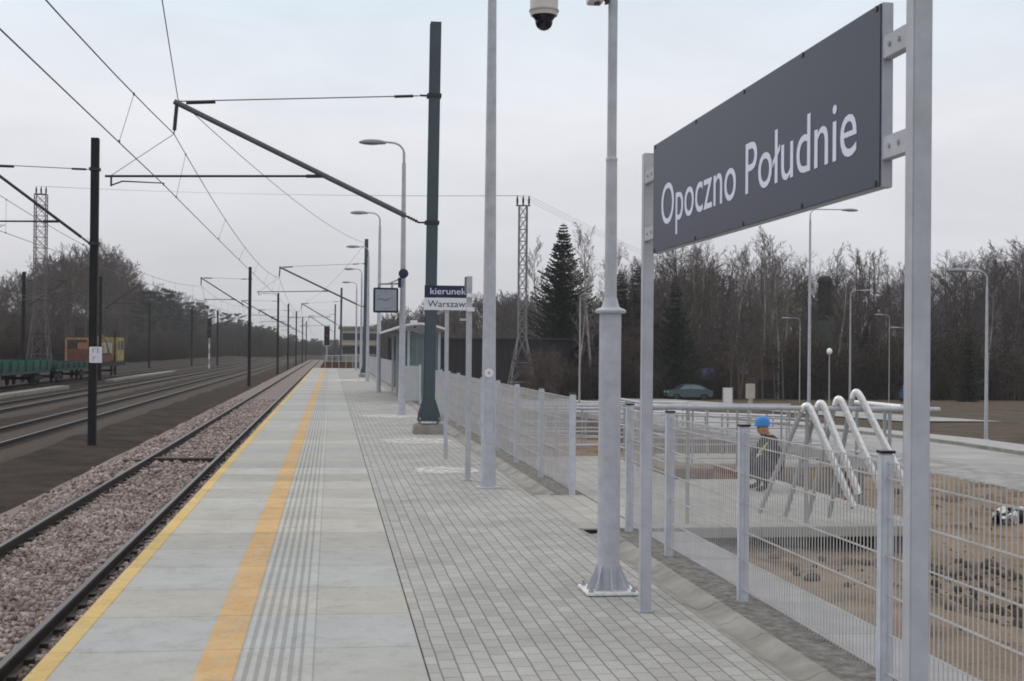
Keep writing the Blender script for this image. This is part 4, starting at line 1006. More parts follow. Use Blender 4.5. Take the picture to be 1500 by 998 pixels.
# ------------------------------------------------------------------ shelter
x0, x1, y0, y1 = 2.15, 3.55, 44.5, 56.0
t = thing('shelter', 'glass waiting shelter with curved pale roof at the back of the platform', 'shelter', (3.0, 50, 0))
for y in (y0, y0+3.8, y0+7.6, y1):
    for x in (x0+.35, x1-.05): MB().box((x-.04, y-.04, 0), (x+.04, y+.04, 2.30)).build('post', M['galv'], t, bevel=.004)
b = MB(); n = 10; vs = []
for yy in (y0-.5, y1+.5):
    for k in range(n+1):
        u = k/n; xx = x0-.25+(x1-x0+.45)*u; zz = 2.18+.32*math.sin(math.pi*(.12+.76*u)); vs += [(xx, yy, zz), (xx, yy, zz+.07)]
m_ = 2*(n+1)
fs = []
for k in range(n): fs += [(2*k+1, 2*k+3, m_+2*k+3, m_+2*k+1), (2*k, m_+2*k, m_+2*k+2, 2*k+2), (2*k, 2*k+2, 2*k+3, 2*k+1), (m_+2*k, m_+2*k+1, m_+2*k+3, m_+2*k+2)]
fs += [(0, 1, m_+1, m_), (2*n, m_+2*n, m_+2*n+1, 2*n+1)]; b.add(vs, fs); b.build('roof', M['signwhite'], t)
for y in (y0, y0+3.8, y0+7.6):
    MB().box((x1-.056, y+.05, .15), (x1-.044, y+3.74, 2.2)).build('glass_panel', M['glass'], t)
for y in (y0, y1): MB().box((x0+.40, y-.006, .15), (x1-.10, y+.006, 2.2)).build('glass_panel', M['glass'], t)
b = MB(); b.box((x1-.65, y0+1, .42), (x1-.25, y1-1, .47))
for y in (y0+1.3, y0+5, y1-1.4): b.box((x1-.5, y, 0), (x1-.42, y+.08, .419))
b.build('bench', M['wood'], t, bevel=.005)
q = at(607, 472, 47); t = thing('roof_camera', 'small white camera on a dark stub above the shelter roof', 'camera', (q.x, 47, q.z-.4))
MB().box((q.x-.14, 46.9, q.z-.05), (q.x+.10, 47.1, q.z+.06)).build('housing', M['camwhite'], t, bevel=.01)
MB().tube([(q.x+.02, 47, 2.45), (q.x+.02, 47, q.z-.05)], .04, 8).build('stub', M['darkmetal'], t)

# ------------------------------------------------------------------ platform end
t = thing('end_barrier', 'low brown and grey barrier wall across the platform end', 'barrier', (.9, PE+.3, 0))
b = MB().box((-.6, PE+.2, -1), (2.6, PE+.35, .55)); b.build('wall', M['brickor'], t, bevel=.01)
b = MB(); 
for k in range(6): b.tube([(-.5+k*.6, PE+.05, 0), (-.5+k*.6, PE+.05, 1.1)], .025, 6)
b.tube([(-.5, PE+.05, 1.1), (2.5, PE+.05, 1.1)], .03, 6); b.tube([(-.5, PE+.05, .6), (2.5, PE+.05, .6)], .02, 6); b.build('railing', M['galv'], t)
def signal(label, px, pyt, y, zb, m_post, stripes, heads=3, r=.06):
    q = at(px, pyt, y); t = thing('railway_signal', label, 'railway signal', (q.x, y, zb)); n = 6; hh = q.z-zb
    b = MB()
    for k in range(n):
        b.cur = (k % 2) if stripes else 0
        b.tube([(q.x, y, zb+hh*.62*k/n), (q.x, y, zb+hh*.62*(k+1)/n)], r, 8)
    b.build('post', [m_post, M['zincgrey']], t)
    b = MB().box((q.x-.26, y-.12, zb+hh*.62), (q.x+.26, y+.12, q.z)); hd = b.build('head', M['black'], t, bevel=.03)
    for k in range(heads):
        z = zb+hh*.62+(q.z-zb-hh*.62)*(k+.5)/heads; MB().lathe((q.x, y-.15, z), [(.11, 0), (.11, .03)], 12, 'y').build('lens', M['red'] if k == 1 else M['darkmetal'], hd)
signal('dark railway signal on striped post before the left wood', 307, 467, 172, -1, M['white'], True, r=.09)
signal('dark railway signal beside the track at the platform end', 479, 478, 130, -.9, M['galv'], False)
# station building beyond the end
q = at(500, 520, 232); t = thing('station_building', 'flat pale two storey building beyond the platform end', 'building', (q.x+1.5, 232, -1))
X0, X1 = q.x-.2, q.x+6.5
b = MB().box((X0, 232, -1.2), (X1, 240, 5.1)); b.build('wall', mat('weathered render', (.30, .29, .25), .85, .2, .6), t)
MB().box((X0-.3, 231.7, 5.102), (X1+.3, 240.3, 5.5)).build('roof', M['concrete_d'], t)
for z in (3.2, .9):
    b = MB().box((X0+.4, 231.93, z), (X1-.4, 231.97, z+1.15)); w = b.build('window', M['darkmetal'], t)
    MB().box((X0+.3, 231.9, z+1.152), (X1-.3, 231.99, z+1.35)).build('lintel', M['cream'], w)
MB().box((X0-.1, 231.2, 2.3), (X1+.1, 231.99, 2.75)).build('balcony_band', M['cream'], t)
# dark hall with sheet walls
t = thing('hall', 'long dark sheet-clad hall behind the platform fence', 'hall', (12, 128, -1))
def dark_wall(p0, p1, z0, z1, th):
    a = Vector((*p0, 0)); c = Vector((*p1, 0)); d = (c-a).normalized(); nrm = Vector((-d.y, d.x, 0))*th; b = MB(); n = 90
    vs = []; 
    for k in range(n+1):
        p = a.lerp(c, k/n); o = Vector((d.y, -d.x, 0))*(.04 if (k//2) % 2 else 0)
        for z in (z0, z1): vs.append((p.x+o.x, p.y+o.y, z))
    for z in (z0, z1): vs += [(a.x+nrm.x, a.y+nrm.y, z), (c.x+nrm.x, c.y+nrm.y, z)]
    e = 2*(n+1); fs = [(2*k, 2*k+2, 2*k+3, 2*k+1) for k in range(n)] + [(0, 1, e+2, e), (2*n, e+1, e+3, 2*n+1), (e, e+2, e+3, e+1)]
    fs.append(tuple(2*k+1 for k in range(n+1))+(e+3, e+2)); b.add(vs, fs); return b
dark_wall((5.6, 136), (20, 124), -1.5, 2.72, 9).build('wall', M['hall'], t)
b = MB(); b.add([(5.4, 135.9, 2.722), (20.1, 123.6, 2.722), (25.9, 130.5, 2.722), (11.2, 143, 2.722), (5.4, 135.9, 2.86), (20.1, 123.6, 2.86), (25.9, 130.5, 2.86), (11.2, 143, 2.86)], [(0,3,2,1),(4,5,6,7),(0,1,5,4),(1,2,6,5),(2,3,7,6),(3,0,4,7)]); b.build('roof', M['darkmetal'], t)

# ------------------------------------------------------------------ wagons and yellow machine
def wagon(ya, yb, label, h, m):
    xc = -19.3; t = thing('flat_wagon', label, 'wagon', (xc, (ya+yb)/2, -.8))
    b = MB().box((xc-1.3, ya, .28), (xc+1.3, yb, .46)); b.box((xc-1.25, ya+.3, .02), (xc-1.0, yb-.3, .279)); b.box((xc+1.0, ya+.3, .02), (xc+1.25, yb-.3, .279)); b.build('underframe', M['greend'], t, bevel=.01)
    b = MB()
    n = max(2, int((yb-ya)/2))
    for k in range(n):
        u0 = ya+(yb-ya)*k/n+.03; u1 = ya+(yb-ya)*(k+1)/n-.03
        for x in (-1.32, 1.26): b.box((xc+x, u0, .462), (xc+x+.06, u1, .46+h+random.uniform(-.02, .02)))
        for x in (-1.35, 1.29): b.box((xc+x, u0+.3, .20), (xc+x+.09, u0+.42, .46+h*.95))
    for y in (ya, yb-.06): b.box((xc-1.25, y, .461), (xc+1.25, y+.06, .46+h))
    b.build('side_boards', m, t, bevel=.006)
    for y in (ya+1.6, ya+3.4, yb-3.4, yb-1.6):
        b = MB()
        for s in (-.76, .70): b.lathe((xc+s, y, -.34), [(.46, 0), (.46, .02), (.43, .03), (.43, .09)], 18, 'x')
        b.tube([(xc-.74, y, -.34), (xc+.74, y, -.34)], .07, 8); b.build('wheelset', M['tyre'], t)
    for ys in ((ya+2.5), (yb-2.5)):
        for s in (-1.0, .93): MB().box((xc+s, ys-1.3, -.42), (xc+s+.07, ys+1.3, -.12)).build('bogie_frame', M['blackmast'], t)
wagon(64, 92, 'green low-sided flat wagon at the left edge', .36, M['green'])
wagon(93.2, 107.4, 'second green flat wagon, lower, coupled before the yellow machine', .14, M['greend'])
t = thing('rail_machine', 'yellow and orange track maintenance machine behind the black mast', 'rail machine', (-19.3, 116, -.8)); xc = -19.3
MB().box((xc-1.3, 108, .1), (xc+1.3, 124, .42)).build('underframe', M['blackmast'], t, bevel=.02)
b = MB().box((xc-1.2, 119.5, .421), (xc+1.25, 123.6, 2.5)); cb = b.build('cab', M['yel'], t, bevel=.08)
for y_, w_ in ((119.9, 1.2), (121.6, 1.5)): MB().box((xc+1.251, y_, 1.45), (xc+1.262, y_+w_, 2.2)).build('window', M['carglass'], cb)
MB().box((xc-.8, 119.47, 1.4), (xc+.8, 119.495, 2.2)).build('window', M['carglass'], cb)
b = MB().box((xc-1.1, 109, .421), (xc+1.1, 113, 1.5)); b.box((xc-.9, 113.1, .421), (xc+.9, 119, 1.15)); b.build('engine_housing', M['redbrown'], t, bevel=.05)
b = MB(); b.bar((xc+.9, 108.6, .42), (xc+.9, 108.6, 2.35), .14); b.bar((xc-.9, 108.6, .42), (xc-.9, 108.6, 2.35), .14); b.bar((xc+.9, 108.6, 2.3), (xc+.9, 113.5, 2.3), .13); b.bar((xc-.9, 108.6, 2.3), (xc-.9, 113.5, 2.3), .13); b.bar((xc-.9, 108.6, 2.3), (xc+.9, 108.6, 2.3), .16); b.bar((xc+.9, 113.4, .42), (xc+.9, 113.4, 2.23), .12)
b.build('gantry_frame', M['orange'], t, bevel=.01)
for k, (y_, z_, dy_, dz_, m_) in enumerate(((109.4, 1.51, 1.1, .5, 'orange'), (111.2, 1.51, .7, .3, 'blackmast'), (113.3, 1.152, .9, .6, 'yel'), (117.3, 1.152, 1.3, .9, 'zincgrey'))):
    MB().box((xc-.2+k*.15, y_, z_), (xc+1.0, y_+dy_, z_+dz_)).build('equipment_box', M[m_], t, bevel=.04)
MB().tube([(xc+.95, 110.5, 1.5), (xc+1.0, 112.5, 2.7), (xc+1.0, 115.4, 2.2), (xc+1.05, 116.4, 1.2)], [.13, .11, .09, .07], 8).build('boom', M['yel'], t, smooth=True)
MB().tube([(xc+1.1, 119.3, .5), (xc+1.1, 119.3, 3.0)], .06, 8).build('exhaust', M['blackmast'], t)
MB().box((xc+.3, 114.5, 1.152), (xc+1.0, 117, 2.0)).build('hopper', M['cream'], t, bevel=.04)
for y in (110, 112, 120, 122):
    b = MB()
    for s in (-.76, .70): b.lathe((xc+s, y, -.34), [(.46, 0), (.46, .02), (.43, .03), (.43, .09)], 18, 'x')
    b.tube([(xc-.74, y, -.34), (xc+.74, y, -.34)], .07, 8); b.build('wheelset', M['tyre'], t)

# ------------------------------------------------------------------ right side: street lamps, cars, house
def street_lamp(px, pt, pb, y, side, label, reach=1.6, r=.07):
    q = at(px, pt, y); z0 = gz(q.x, y); lamp_post('street_lamp', q.x, y, z0, q.z-z0, side, reach, label, 'street lamps beyond the railings', r0=r, r1=r*.6, head=.42, mp_=M['galv'] if y < 70 else M['zincgrey'])
street_lamp(1187, 306, 592, 62, 1, 'tall street lamp rising behind the bent handrails under the big sign', 2.6, .085)
street_lamp(1446, 396, 645, 42.5, -1, 'street lamp with arm to the left at the sidewalk on the right', 1.0, .065)
street_lamp(1246, 425, 590, 84, 1, 'slim street lamp right of the sooty chimney', 1.2, .08)
street_lamp(945, 378, 590, 86, 1, 'street lamp mostly hidden behind the left post of the big sign', 1.9, .07)
street_lamp(850, 430, 590, 100, 1, 'slim pale lamp pole before the tall spruce', .4, .08)
street_lamp(1303, 461, 600, 112, -1, 'low far street lamp left of the right sign post', 1.0, .05)
street_lamp(1330, 480, 600, 100, -1, 'low far street lamp half hidden by the right sign post', 1.2, .05)
street_lamp(1172, 466, 600, 110, -1, 'low far street lamp left of the tall street lamp', 1.4, .05)
q = at(1215, 515, 98); z0 = gz(q.x, 98); t = thing('park_lamp', 'small park lamp with white globe behind the bent handrails', 'park lamp', (q.x, 98, z0))
MB().tube([(q.x, 98, z0-.1), (q.x, 98, q.z-.18)], [.06, .045], 8).build('pole', M['zincgrey'], t, smooth=True)
MB().ell((q.x, 98, q.z), (.21, .21, .25), 14, 10).build('globe', M['lampglobe'], t, smooth=True)
def car(px, py, y, rz, label, paint, L_=4.3):
    q = at(px, py, y); z0 = gz(q.x, y); t = thing('parked_car', label, 'car', (q.x, y, z0))
    pr = [(-2.1, .35), (-2.12, .62), (-2.02, .88), (-1.2, .98), (-.55, 1.40), (.25, 1.46), (.95, 1.36), (1.75, .98), (2.08, .88), (2.13, .55), (2.1, .33), (1.75, .28), (1.6, .5), (1.3, .58), (1.0, .5), (.9, .28), (-.9, .28), (-1.0, .5), (-1.3, .58), (-1.6, .5), (-1.72, .30)]
    b = MB(); k = len(pr); vs = []
    for yy in (-.84, -.80, .80, .84):
        ins = .0 if abs(yy) < .82 else .03
        for x, z in pr:
            tuck = .14*max(0, (z-.95)/.5) ; s = 1 if yy > 0 else -1
            vs.append((q.x+x*(1-ins*.3), y+yy-s*tuck, z0+z-(ins if z > 1 else 0)))
    fs = [(a*k+i, a*k+(i+1) % k, (a+1)*k+(i+1) % k, (a+1)*k+i) for a in range(3) for i in range(k)]+[tuple(range(k))[::-1], tuple(range(3*k, 4*k))]
    b.add(vs, fs); b.build('body', paint, t, smooth=True)
    for s in (-1, 1):
        for xs_ in (((-1.05, 1.0), (-.50, 1.33), (-.02, 1.37), (-.02, 1.0)), ((.04, 1.0), (.04, 1.37), (.85, 1.29), (1.5, 1.0))):
            b = MB(); v = []
            for x, z in xs_:
                yy = s*(.845-.14*max(0, (z-.95)/.5)); v += [(q.x+x, y+yy, z0+z), (q.x+x, y+yy+s*.008, z0+z)]
            n = 4; b.add(v, [tuple(range(0, 8, 2)), tuple(range(1, 8, 2))[::-1]]+[(2*i, 2*i+1, (2*i+3) % 8, (2*i+2) % 8) for i in range(4)]); b.build('side_window', M['carglass'], t)
    for x in (-1.3, 1.3):
        for s in (-1, 1):
            b = MB(); b.lathe((q.x+x, y+s*.74-.1, z0+.31), [(.24, 0), (.31, .03), (.31, .17), (.24, .2)], 18, 'y'); w = b.build('wheel', M['tyre'], t)
            b = MB(); b.lathe((q.x+x, y+s*.845-.006, z0+.31), [(.19, 0), (.19, .012)], 14, 'y'); b.build('rim', M['darkmetal'], w)
    for s in (-1, 1): MB().ell((q.x-2.08, y+s*.6, z0+.72), (.05, .16, .09), 10, 6).build('headlight', M['white'], t)
    for s in (-1, 1): MB().ell((q.x+2.08, y+s*.62, z0+.76), (.05, .14, .09), 10, 6).build('tail_light', M['red'], t)
    return t
car(1008, 590, 122, 0, 'dark teal parked car behind the left post of the big sign', M['carteal'])
car(1335, 592, 116, 0, 'blue car half hidden behind the right post of the big sign', M['carblue']).rotation_euler = (0, 0, R_(72))
q = at(1066, 592, 88); z0 = gz(q.x, 88); t = thing('notice_board', 'white rectangular notice board on the grass beside the parked car', 'notice board', (q.x, 88, z0))
MB().box((q.x-.30, 88, z0+.02), (q.x+.30, 88.06, z0+1.35)).build('board', M['white'], t, bevel=.01)
for s in (-1, 1): MB().box((q.x+s*.33-.02, 87.99, z0-.2), (q.x+s*.33+.02, 88.05, z0+1.4)).build('leg', M['zincgrey'], t)
q = at(1100, 594, 90); z0 = gz(q.x, 90); t = thing('utility_cabinet', 'grey white meter cabinet on a stem, right of the notice board', 'cabinet', (q.x, 90, z0))
MB().box((q.x-.29, 90, z0+.6), (q.x+.29, 90.3, z0+1.62)).build('box', M['cream'], t, bevel=.03)
MB().box((q.x-.13, 90.03, z0-.2), (q.x+.13, 90.27, z0+.598)).build('stem', M['concrete'], t)
MB().box((q.x-.08, 89.985, z0+1.25), (q.x+.14, 89.997, z0+1.47)).build('meter_window', M['zincgrey'], t)
# brick house in the trees
q = at(1075, 585, 128); q2 = at(1142, 585, 128); z0 = gz(q.x, 128); t = thing('brick_house', 'run-down orange brick house with blue window among the trees', 'house', ((q.x+q2.x)/2, 128, z0))
h0 = at(1080, 521, 128).z
MB().box((q.x, 128, z0-.3), (q2.x, 134, h0-.3)).build('wall', M['brickor'], t)
MB().box((q.x-.3, 127.5, h0-.298), (q2.x+.3, 134.4, h0+.05)).build('roof', M['roofred'], t)
wq = at(1089, 540, 128); b = MB().box((wq.x-.45, 127.93, wq.z-.55), (wq.x+.45, 127.99, wq.z+.55)); w = b.build('window', M['winblue'], t)
MB().box((wq.x-.85, 127.9, wq.z-.65), (wq.x-.46, 127.98, wq.z+.6)).build('shutter', M['bluetarp'], w)
wq = at(1125, 570, 128); MB().box((wq.x-1.0, 127.9, z0-.1), (wq.x+1.0, 127.99, z0+1.9)).build('gate', M['hall'], t)
# chimney
q = at(1207, 600, 140); z0 = gz(q.x, 140); zt = at(1207, 405, 140).z; t = thing('chimney', 'sooty round topped brick chimney standing in front of the bare trees', 'chimney', (q.x, 140, z0))
zz = at(1207, 470, 140).z; b = MB(); b.lathe((q.x, 140, zz), [(.72, 0), (.70, (zt-zz)*.85), (.82, (zt-zz)*.86), (.80, (zt-zz)*.93), (.5, zt-zz)], 18); b.build('stack', M['chim'], t, smooth=True)
MB().box((q.x-.95, 139, z0-.3), (q.x+.95, 141, zz-.002)).build('base_tower', M['green_box'], t)
q = at(1036, 560, 127); z0 = gz(q.x, 127)+1.2; b = MB(); b.ell((q.x, 127, z0+.9), (1.5, 1.0, .75), 22, 12)
for k in range(len(b.v)):
    p_ = Vector(b.v[k]); n_ = p_+Vector(noise.noise_vector(p_*1.1))*.5; n_.z = max(n_.z, z0-.05); b.v[k] = tuple(n_)
tag(b.build('tarpaulin_heap', M['bluetarp'], smooth=True), 'heap under a dark blue tarpaulin behind the parked car', 'heap')
# ------------------------------------------------------------------ vegetation
def rot_about(v, ax, a): return Matrix.Rotation(a, 3, ax) @ v
def bare_tree(name, seed, H, spread, up, label, cat, group, m_tr, m_tw, nl=26, ns=7, ntw=5, crown0=.25, r0=.16, forks=1, tw=.011):
    rd = random.Random(seed); t = thing(name, label, cat, (0, 0, 0), group); tr = MB(); cr_ = MB()
    def perp(d):
        a = Vector((rd.gauss(0, 1), rd.gauss(0, 1), rd.gauss(0, 1))); a -= d*a.dot(d); return a.normalized()
    for fk in range(forks):
        base = Vector((rd.uniform(-.3, .3)*(forks > 1), rd.uniform(-.3, .3)*(forks > 1), -.15)); lean = Vector((rd.uniform(-.07, .07), rd.uniform(-.07, .07), 1))
        if forks > 1: lean += Vector((rd.uniform(-.16, .16), rd.uniform(-.16, .16), 0))
        h = H*(1 if fk == 0 else rd.uniform(.75, .95)); n = 9; P = []; x = Vector((0, 0, 0))
        for i in range(n+1):
            u = i/n; P.append(base+lean*(h*u)+Vector((math.sin(u*5+seed)*.02*h*u, math.cos(u*4+seed*2)*.02*h*u, 0)))
        tr.tube(P, [r0*(1-u/n)**.8+.012 for u in range(n+1)], 6)
        for i in range(nl):
            u = crown0+(1-crown0)*((i+rd.random())/nl)**.9; k = min(n-1, int(u*n)); p = P[k].lerp(P[k+1], u*n-k)
            d = perp(Vector((0, 0, 1))); d.z = 0; d.normalize(); d = (d+Vector((0, 0, up*rd.uniform(.6, 1.3)))).normalized()
            ll = spread*H*(.25+.75*math.sin(math.pi*min(1, (1-u)*1.1+.12)))*rd.uniform(.65, 1.1)
            mid = p+d*ll*.5+Vector((0, 0, ll*.03)); d2 = (d+Vector((0, 0, .45*up))+perp(d)*.2).normalized(); end = mid+d2*ll*.5
            rr = max(.014, r0*.34*(1-u)+.012); cr_.tube([p, mid, end], [rr, rr*.6, tw*.8], 3, cap=False)
            for j in range(ns):
                v = .2+.8*(j+rd.random())/ns; q = p.lerp(mid, v*2) if v < .5 else mid.lerp(end, v*2-1)
                sd = (d2+perp(d2)*rd.uniform(.6, 1.1)+Vector((0, 0, .25*up))).normalized(); sl_ = ll*rd.uniform(.25, .45)*(1.1-v*.5)
                e2 = q+sd*sl_; cr_.tube([q, q.lerp(e2, .5)+perp(sd)*sl_*.06, e2], [tw*1.5, tw*1.1, tw*.6], 3, cap=False)
                for k2 in range(ntw):
                    w_ = .25+.75*rd.random(); q2 = q.lerp(e2, w_); td = (sd+perp(sd)*rd.uniform(.5, 1.0)).normalized(); tl = sl_*rd.uniform(.3, .6)
                    cr_.tube([q2, q2+td*tl], [tw*.9, tw*.45], 3, cap=False)
    tr.build('trunk', m_tr, t, smooth=True); cr_.build('crown', m_tw, t); return t
def conifer(name, seed, H, rad, label, group, m, cat='spruce', z0=.03, droop=.35, nwh=34, nb=9):
    rd = random.Random(seed); t = thing(name, label, cat, (0, 0, 0), group)
    MB().tube([(0, 0, -.2), (0, 0, H*.5), (0, 0, H)], [.22*H/15, .13*H/15, .01], 7).build('trunk', M['bark'], t)
    b = MB()
    for i in range(nwh):
        u = (i+rd.random()*.6)/nwh; z = H*(z0+(1-z0)*u); R0 = rad*(1-u)**.88*rd.uniform(.68, 1.15)+.12
        for j in range(nb):
            a = 2*math.pi*(j+rd.random()*.7)/nb+i*1.3; L_ = R0*rd.choice((.55, .75, .9, 1, 1.05, 1.18))*rd.uniform(.9, 1.08); dr = droop*rd.uniform(.5, 1.5); d = Vector((math.cos(a), math.sin(a), 0)); s_ = Vector((-d.y, d.x, 0))
            n = max(4, int(L_*4.5)); pts = []
            for k in range(n+1):
                w = k/n; pts.append(Vector((0, 0, z))+d*L_*w+Vector((0, 0, L_*(-dr*math.sin(w*2.2)*.75+.22*w*w+.12*(u)*w))))
            for k in range(1, n+1):
                p, q = pts[k-1], pts[k]; w = k/n; ww = (.42*(1-w)+.16)*min(1, L_)*rd.uniform(.7, 1.3)
                for sg in (-1, 1):
                    e = q+s_*sg*ww+d*.12+Vector((0, 0, -rd.uniform(.05, .28)*(.6+.5*L_/rad)))
                    b.add([p, q+Vector((0, 0, .02)), e], [(0, 1, 2)])
                e = p.lerp(q, .5)+Vector((rd.uniform(-.06, .06), rd.uniform(-.06, .06), -rd.uniform(.15, .40)*min(1, L_))); b.add([p, q, e], [(0, 1, 2)])
    for k in range(6): 
        a = k*1.05; b.add([(0, 0, H*.985), (.05*math.cos(a), .05*math.sin(a), H*.985), (.16*math.cos(a), .16*math.sin(a), H*1.01)], [(0, 1, 2)])
    b.build('crown', m, t); return t
def pine(name, seed, H, label, group):
    rd = random.Random(seed); t = thing(name, label, 'pine', (0, 0, 0), group); b = MB()
    tr = MB(); tr.tube([(0, 0, -.2), (.1, 0, H*.5), (0, .1, H*.97)], [.17, .12, .03], 6)
    for i in range(26):
        u = .42+.58*(i+rd.random())/26; a = rd.uniform(0, 6.28); L_ = H*.15*math.sin(math.pi*min(1, (1-u)*1.5+.15))*rd.uniform(.6, 1.1)+.3; d = Vector((math.cos(a), math.sin(a), .35))
        p = Vector((0, 0, H*u)); e = p+d*L_; tr.tube([p, e], [.04, .02], 3, cap=False)
        for k in range(3):
            c = p.lerp(e, .5+.25*k); R = rd.uniform(.45, .85)
            for l in range(40):
                v = Vector((rd.gauss(0, 1), rd.gauss(0, 1), rd.gauss(0, .6))); v.normalize(); q = c+Vector((v.x*R, v.y*R, v.z*R*.55))*rd.random()**.4
                n_ = Vector((rd.gauss(0, 1), rd.gauss(0, 1), rd.gauss(0, 1))).normalized()*.17; m_ = v.cross(n_).normalized()*.09
                b.add([q-n_*.6-m_, q+m_, q+n_+v*.08], [(0, 1, 2)])
    tr.build('trunk', M['bark'], t); b.build('crown', M['needle2'], t); return t
def shrub(name, seed, H, R, label, group, m):
    rd = random.Random(seed); t = MB()
    for i in range(60):
        a = rd.uniform(0, 6.28); d = Vector((math.cos(a)*rd.uniform(.1, 1)*R/H, math.sin(a)*rd.uniform(.1, 1)*R/H, 1)); L_ = H*rd.uniform(.55, 1.05)
        p = Vector((rd.uniform(-.4, .4)*R, rd.uniform(-.4, .4)*R, -.1)); mid = p+d*L_*.5+Vector((rd.uniform(-.15, .15), rd.uniform(-.15, .15), 0)); e = mid+(d+Vector((rd.uniform(-.4, .4), rd.uniform(-.4, .4), -.1)))*L_*.5
        t.tube([p, mid, e], [.03, .022, .010], 3, cap=False)
        for j in range(12):
            v = rd.uniform(.15, 1); q = p.lerp(mid, v*2) if v < .5 else mid.lerp(e, v*2-1); dd = Vector((rd.gauss(0, 1), rd.gauss(0, 1), rd.gauss(.5, .6))).normalized()
            q2 = q+dd*H*rd.uniform(.1, .25); t.tube([q, q2], [.016, .008], 3, cap=False)
            for k in range(3):
                q3 = q.lerp(q2, rd.uniform(.3, 1)); t.tube([q3, q3+Vector((rd.gauss(0, 1), rd.gauss(0, 1), rd.gauss(.3, .7))).normalized()*H*rd.uniform(.05, .12)], [.013, .007], 3, cap=False)
    o = t.build(name, m); return tag(o, label, 'shrub', group)

GR, GL = 'bare trees in the wood on the right', 'bare trees in the wood on the left'
lr = 'bare brown-grey tree among the others in the wood on the right'
ll_ = 'bare dark tree among the others in the wood left of the tracks'
PR = [bare_tree('bare_tree', 11, 13, .20, .9, lr, 'tree', GR, M['bark'], M['twig'], 26, 7, 6),
      bare_tree('bare_tree', 23, 12, .30, .7, lr, 'tree', GR, M['bark'], M['twig'], 24, 8, 6, .3, .2),
      bare_tree('bare_tree', 35, 14, .15, 1.6, lr, 'tree', GR, M['bark'], M['twig_b'], 34, 7, 5, .2),
      bare_tree('bare_tree', 47, 12, .34, .6, lr, 'tree', GR, M['bark'], M['twig'], 24, 8, 6, .3, .18, 2),
      bare_tree('bare_tree', 59, 13, .24, .9, lr, 'tree', GR, M['bark'], M['twig_b'], 28, 8, 6, .22, .16)]
used = set()
def plant(proto, x, y, s_, label=None, group=None, zz=None, dz=0., name=None):
    rz = random.uniform(0, 6.28); loc = (x, y, (gz(x, y) if zz is None else zz)-.05+dz)
    sx = s_*random.uniform(.92, 1.08)
    if proto.name not in used:
        used.add(proto.name); o = proto; o.location = loc; o.rotation_euler = (0, 0, rz); o.scale = (sx, sx, s_)
    else: o = copy_tree(proto, loc, rz, (sx, sx, s_))
    if label: o['label'] = label
    if group: o['group'] = group
    return o
# right wood: front rows of individual trees (top heights taken along the skyline)
sky_r = [(700, 430), (790, 400), (850, 350), (900, 392), (950, 392), (1000, 366), (1060, 372), (1090, 400), (1120, 352), (1150, 412), (1190, 410), (1230, 382), (1300, 392), (1340, 400), (1400, 396), (1460, 376), (1520, 360)]
cnt = 0
for row, (yb, step) in enumerate(((134, 17), (146, 17), (160, 16), (176, 17))):
    px = 905+random.uniform(0, 10)
    while px < 1580:
        y = yb+random.uniform(-5, 5); q = at(px, 500, y); top = lerp(px, sky_r)+random.choice((-14, -4, 4, 16, 30, 46))+random.uniform(-5, 5)+(0 if row in (1, 2) else 14)
        H = at(px, top, y).z-gz(q.x, y)
        pi = random.choice((0, 1, 2, 3, 4)); base = (13, 12, 14, 12, 13)[pi]
        if not (1062 < px < 1150 and yb == 134) and not (1192 < px < 1222 and row == 0):
            plant(PR[pi], q.x, y, H/base); cnt += 1
        px += step*random.uniform(.7, 1.3)
# named single trees
B_ = bare_tree('birch', 71, 14, .17, 1.3, 'white-stemmed birch standing before the tall dark spruce', 'birch', None, M['birch'], M['twig_w'], 34, 9, 6, .28, .13)
def single(o, px, y, top, label, group=None, base=14.):
    q = at(px, 500, y); H = at(px, top, y).z-gz(q.x, y); return plant(o, q.x, y, H/base, label, group)
single(B_, 846, 122, 388, 'white-stemmed birch standing before the tall dark spruce')
B2_ = bare_tree('birch', 83, 14, .20, 1.3, '', 'birch', None, M['birch'], M['twig_w'], 34, 9, 6, .28, .13)
single(B2_, 868, 126, 345, 'taller pale birch just right of the tall dark spruce')
for px_ in (1070, 1084, 1106, 1118, 1136, 1148): single(PR[random.randrange(5)], px_, random.uniform(118, 125), random.uniform(395, 470), lr, GR, 13.)
single(B_, 800, 142, 362, 'pale bare birch behind the left side of the tall spruce')
single(B_, 1120, 130, 350, 'tall pale birch standing above its neighbours under the big sign')
single(B2_, 1074, 138, 372, 'pale birch with a wide crown left of the tallest birch')
single(B2_, 1020, 138, 368, 'slim birch in the upright group under the big sign, right one')
single(B_, 1000, 134, 380, 'slim birch in the upright group under the big sign, left one')
single(B2_, 890, 134, 372, 'pale birch partly behind the camera pole')
SP = conifer('spruce', 5, 17, 5.1, 'tall dark spruce standing alone left of the camera pole', None, M['needle'], nwh=62, nb=13)
single(SP, 824, 130, 327, 'tall dark spruce standing alone left of the camera pole', base=17.)
S2 = conifer('spruce', 6, 13, 3.5, '', None, M['needle'], nwh=44, nb=12)
single(S2, 988, 126, 412, 'dark spruce under the left end of the big sign', base=13.)
single(S2, 908, 134, 398, 'narrow dark spruce just right of the camera pole', base=13.)
single(S2, 935, 140, 388, 'dark spruce partly behind the left post of the big sign', base=13.)
single(S2, 1268, 132, 478, 'bushy green conifer behind the bent handrails', base=13.)
single(S2, 962, 132, 470, 'short dark spruce at the left of the parked car', base=13.)
TH = conifer('thuja', 9, 8, 1.7, 'dark green cone shaped thuja right of the big sign', None, M['thuja'], 'thuja', .02, .1, 34, 10)
single(TH, 1419, 118, 484, 'dark green cone shaped thuja right of the big sign', base=8.)
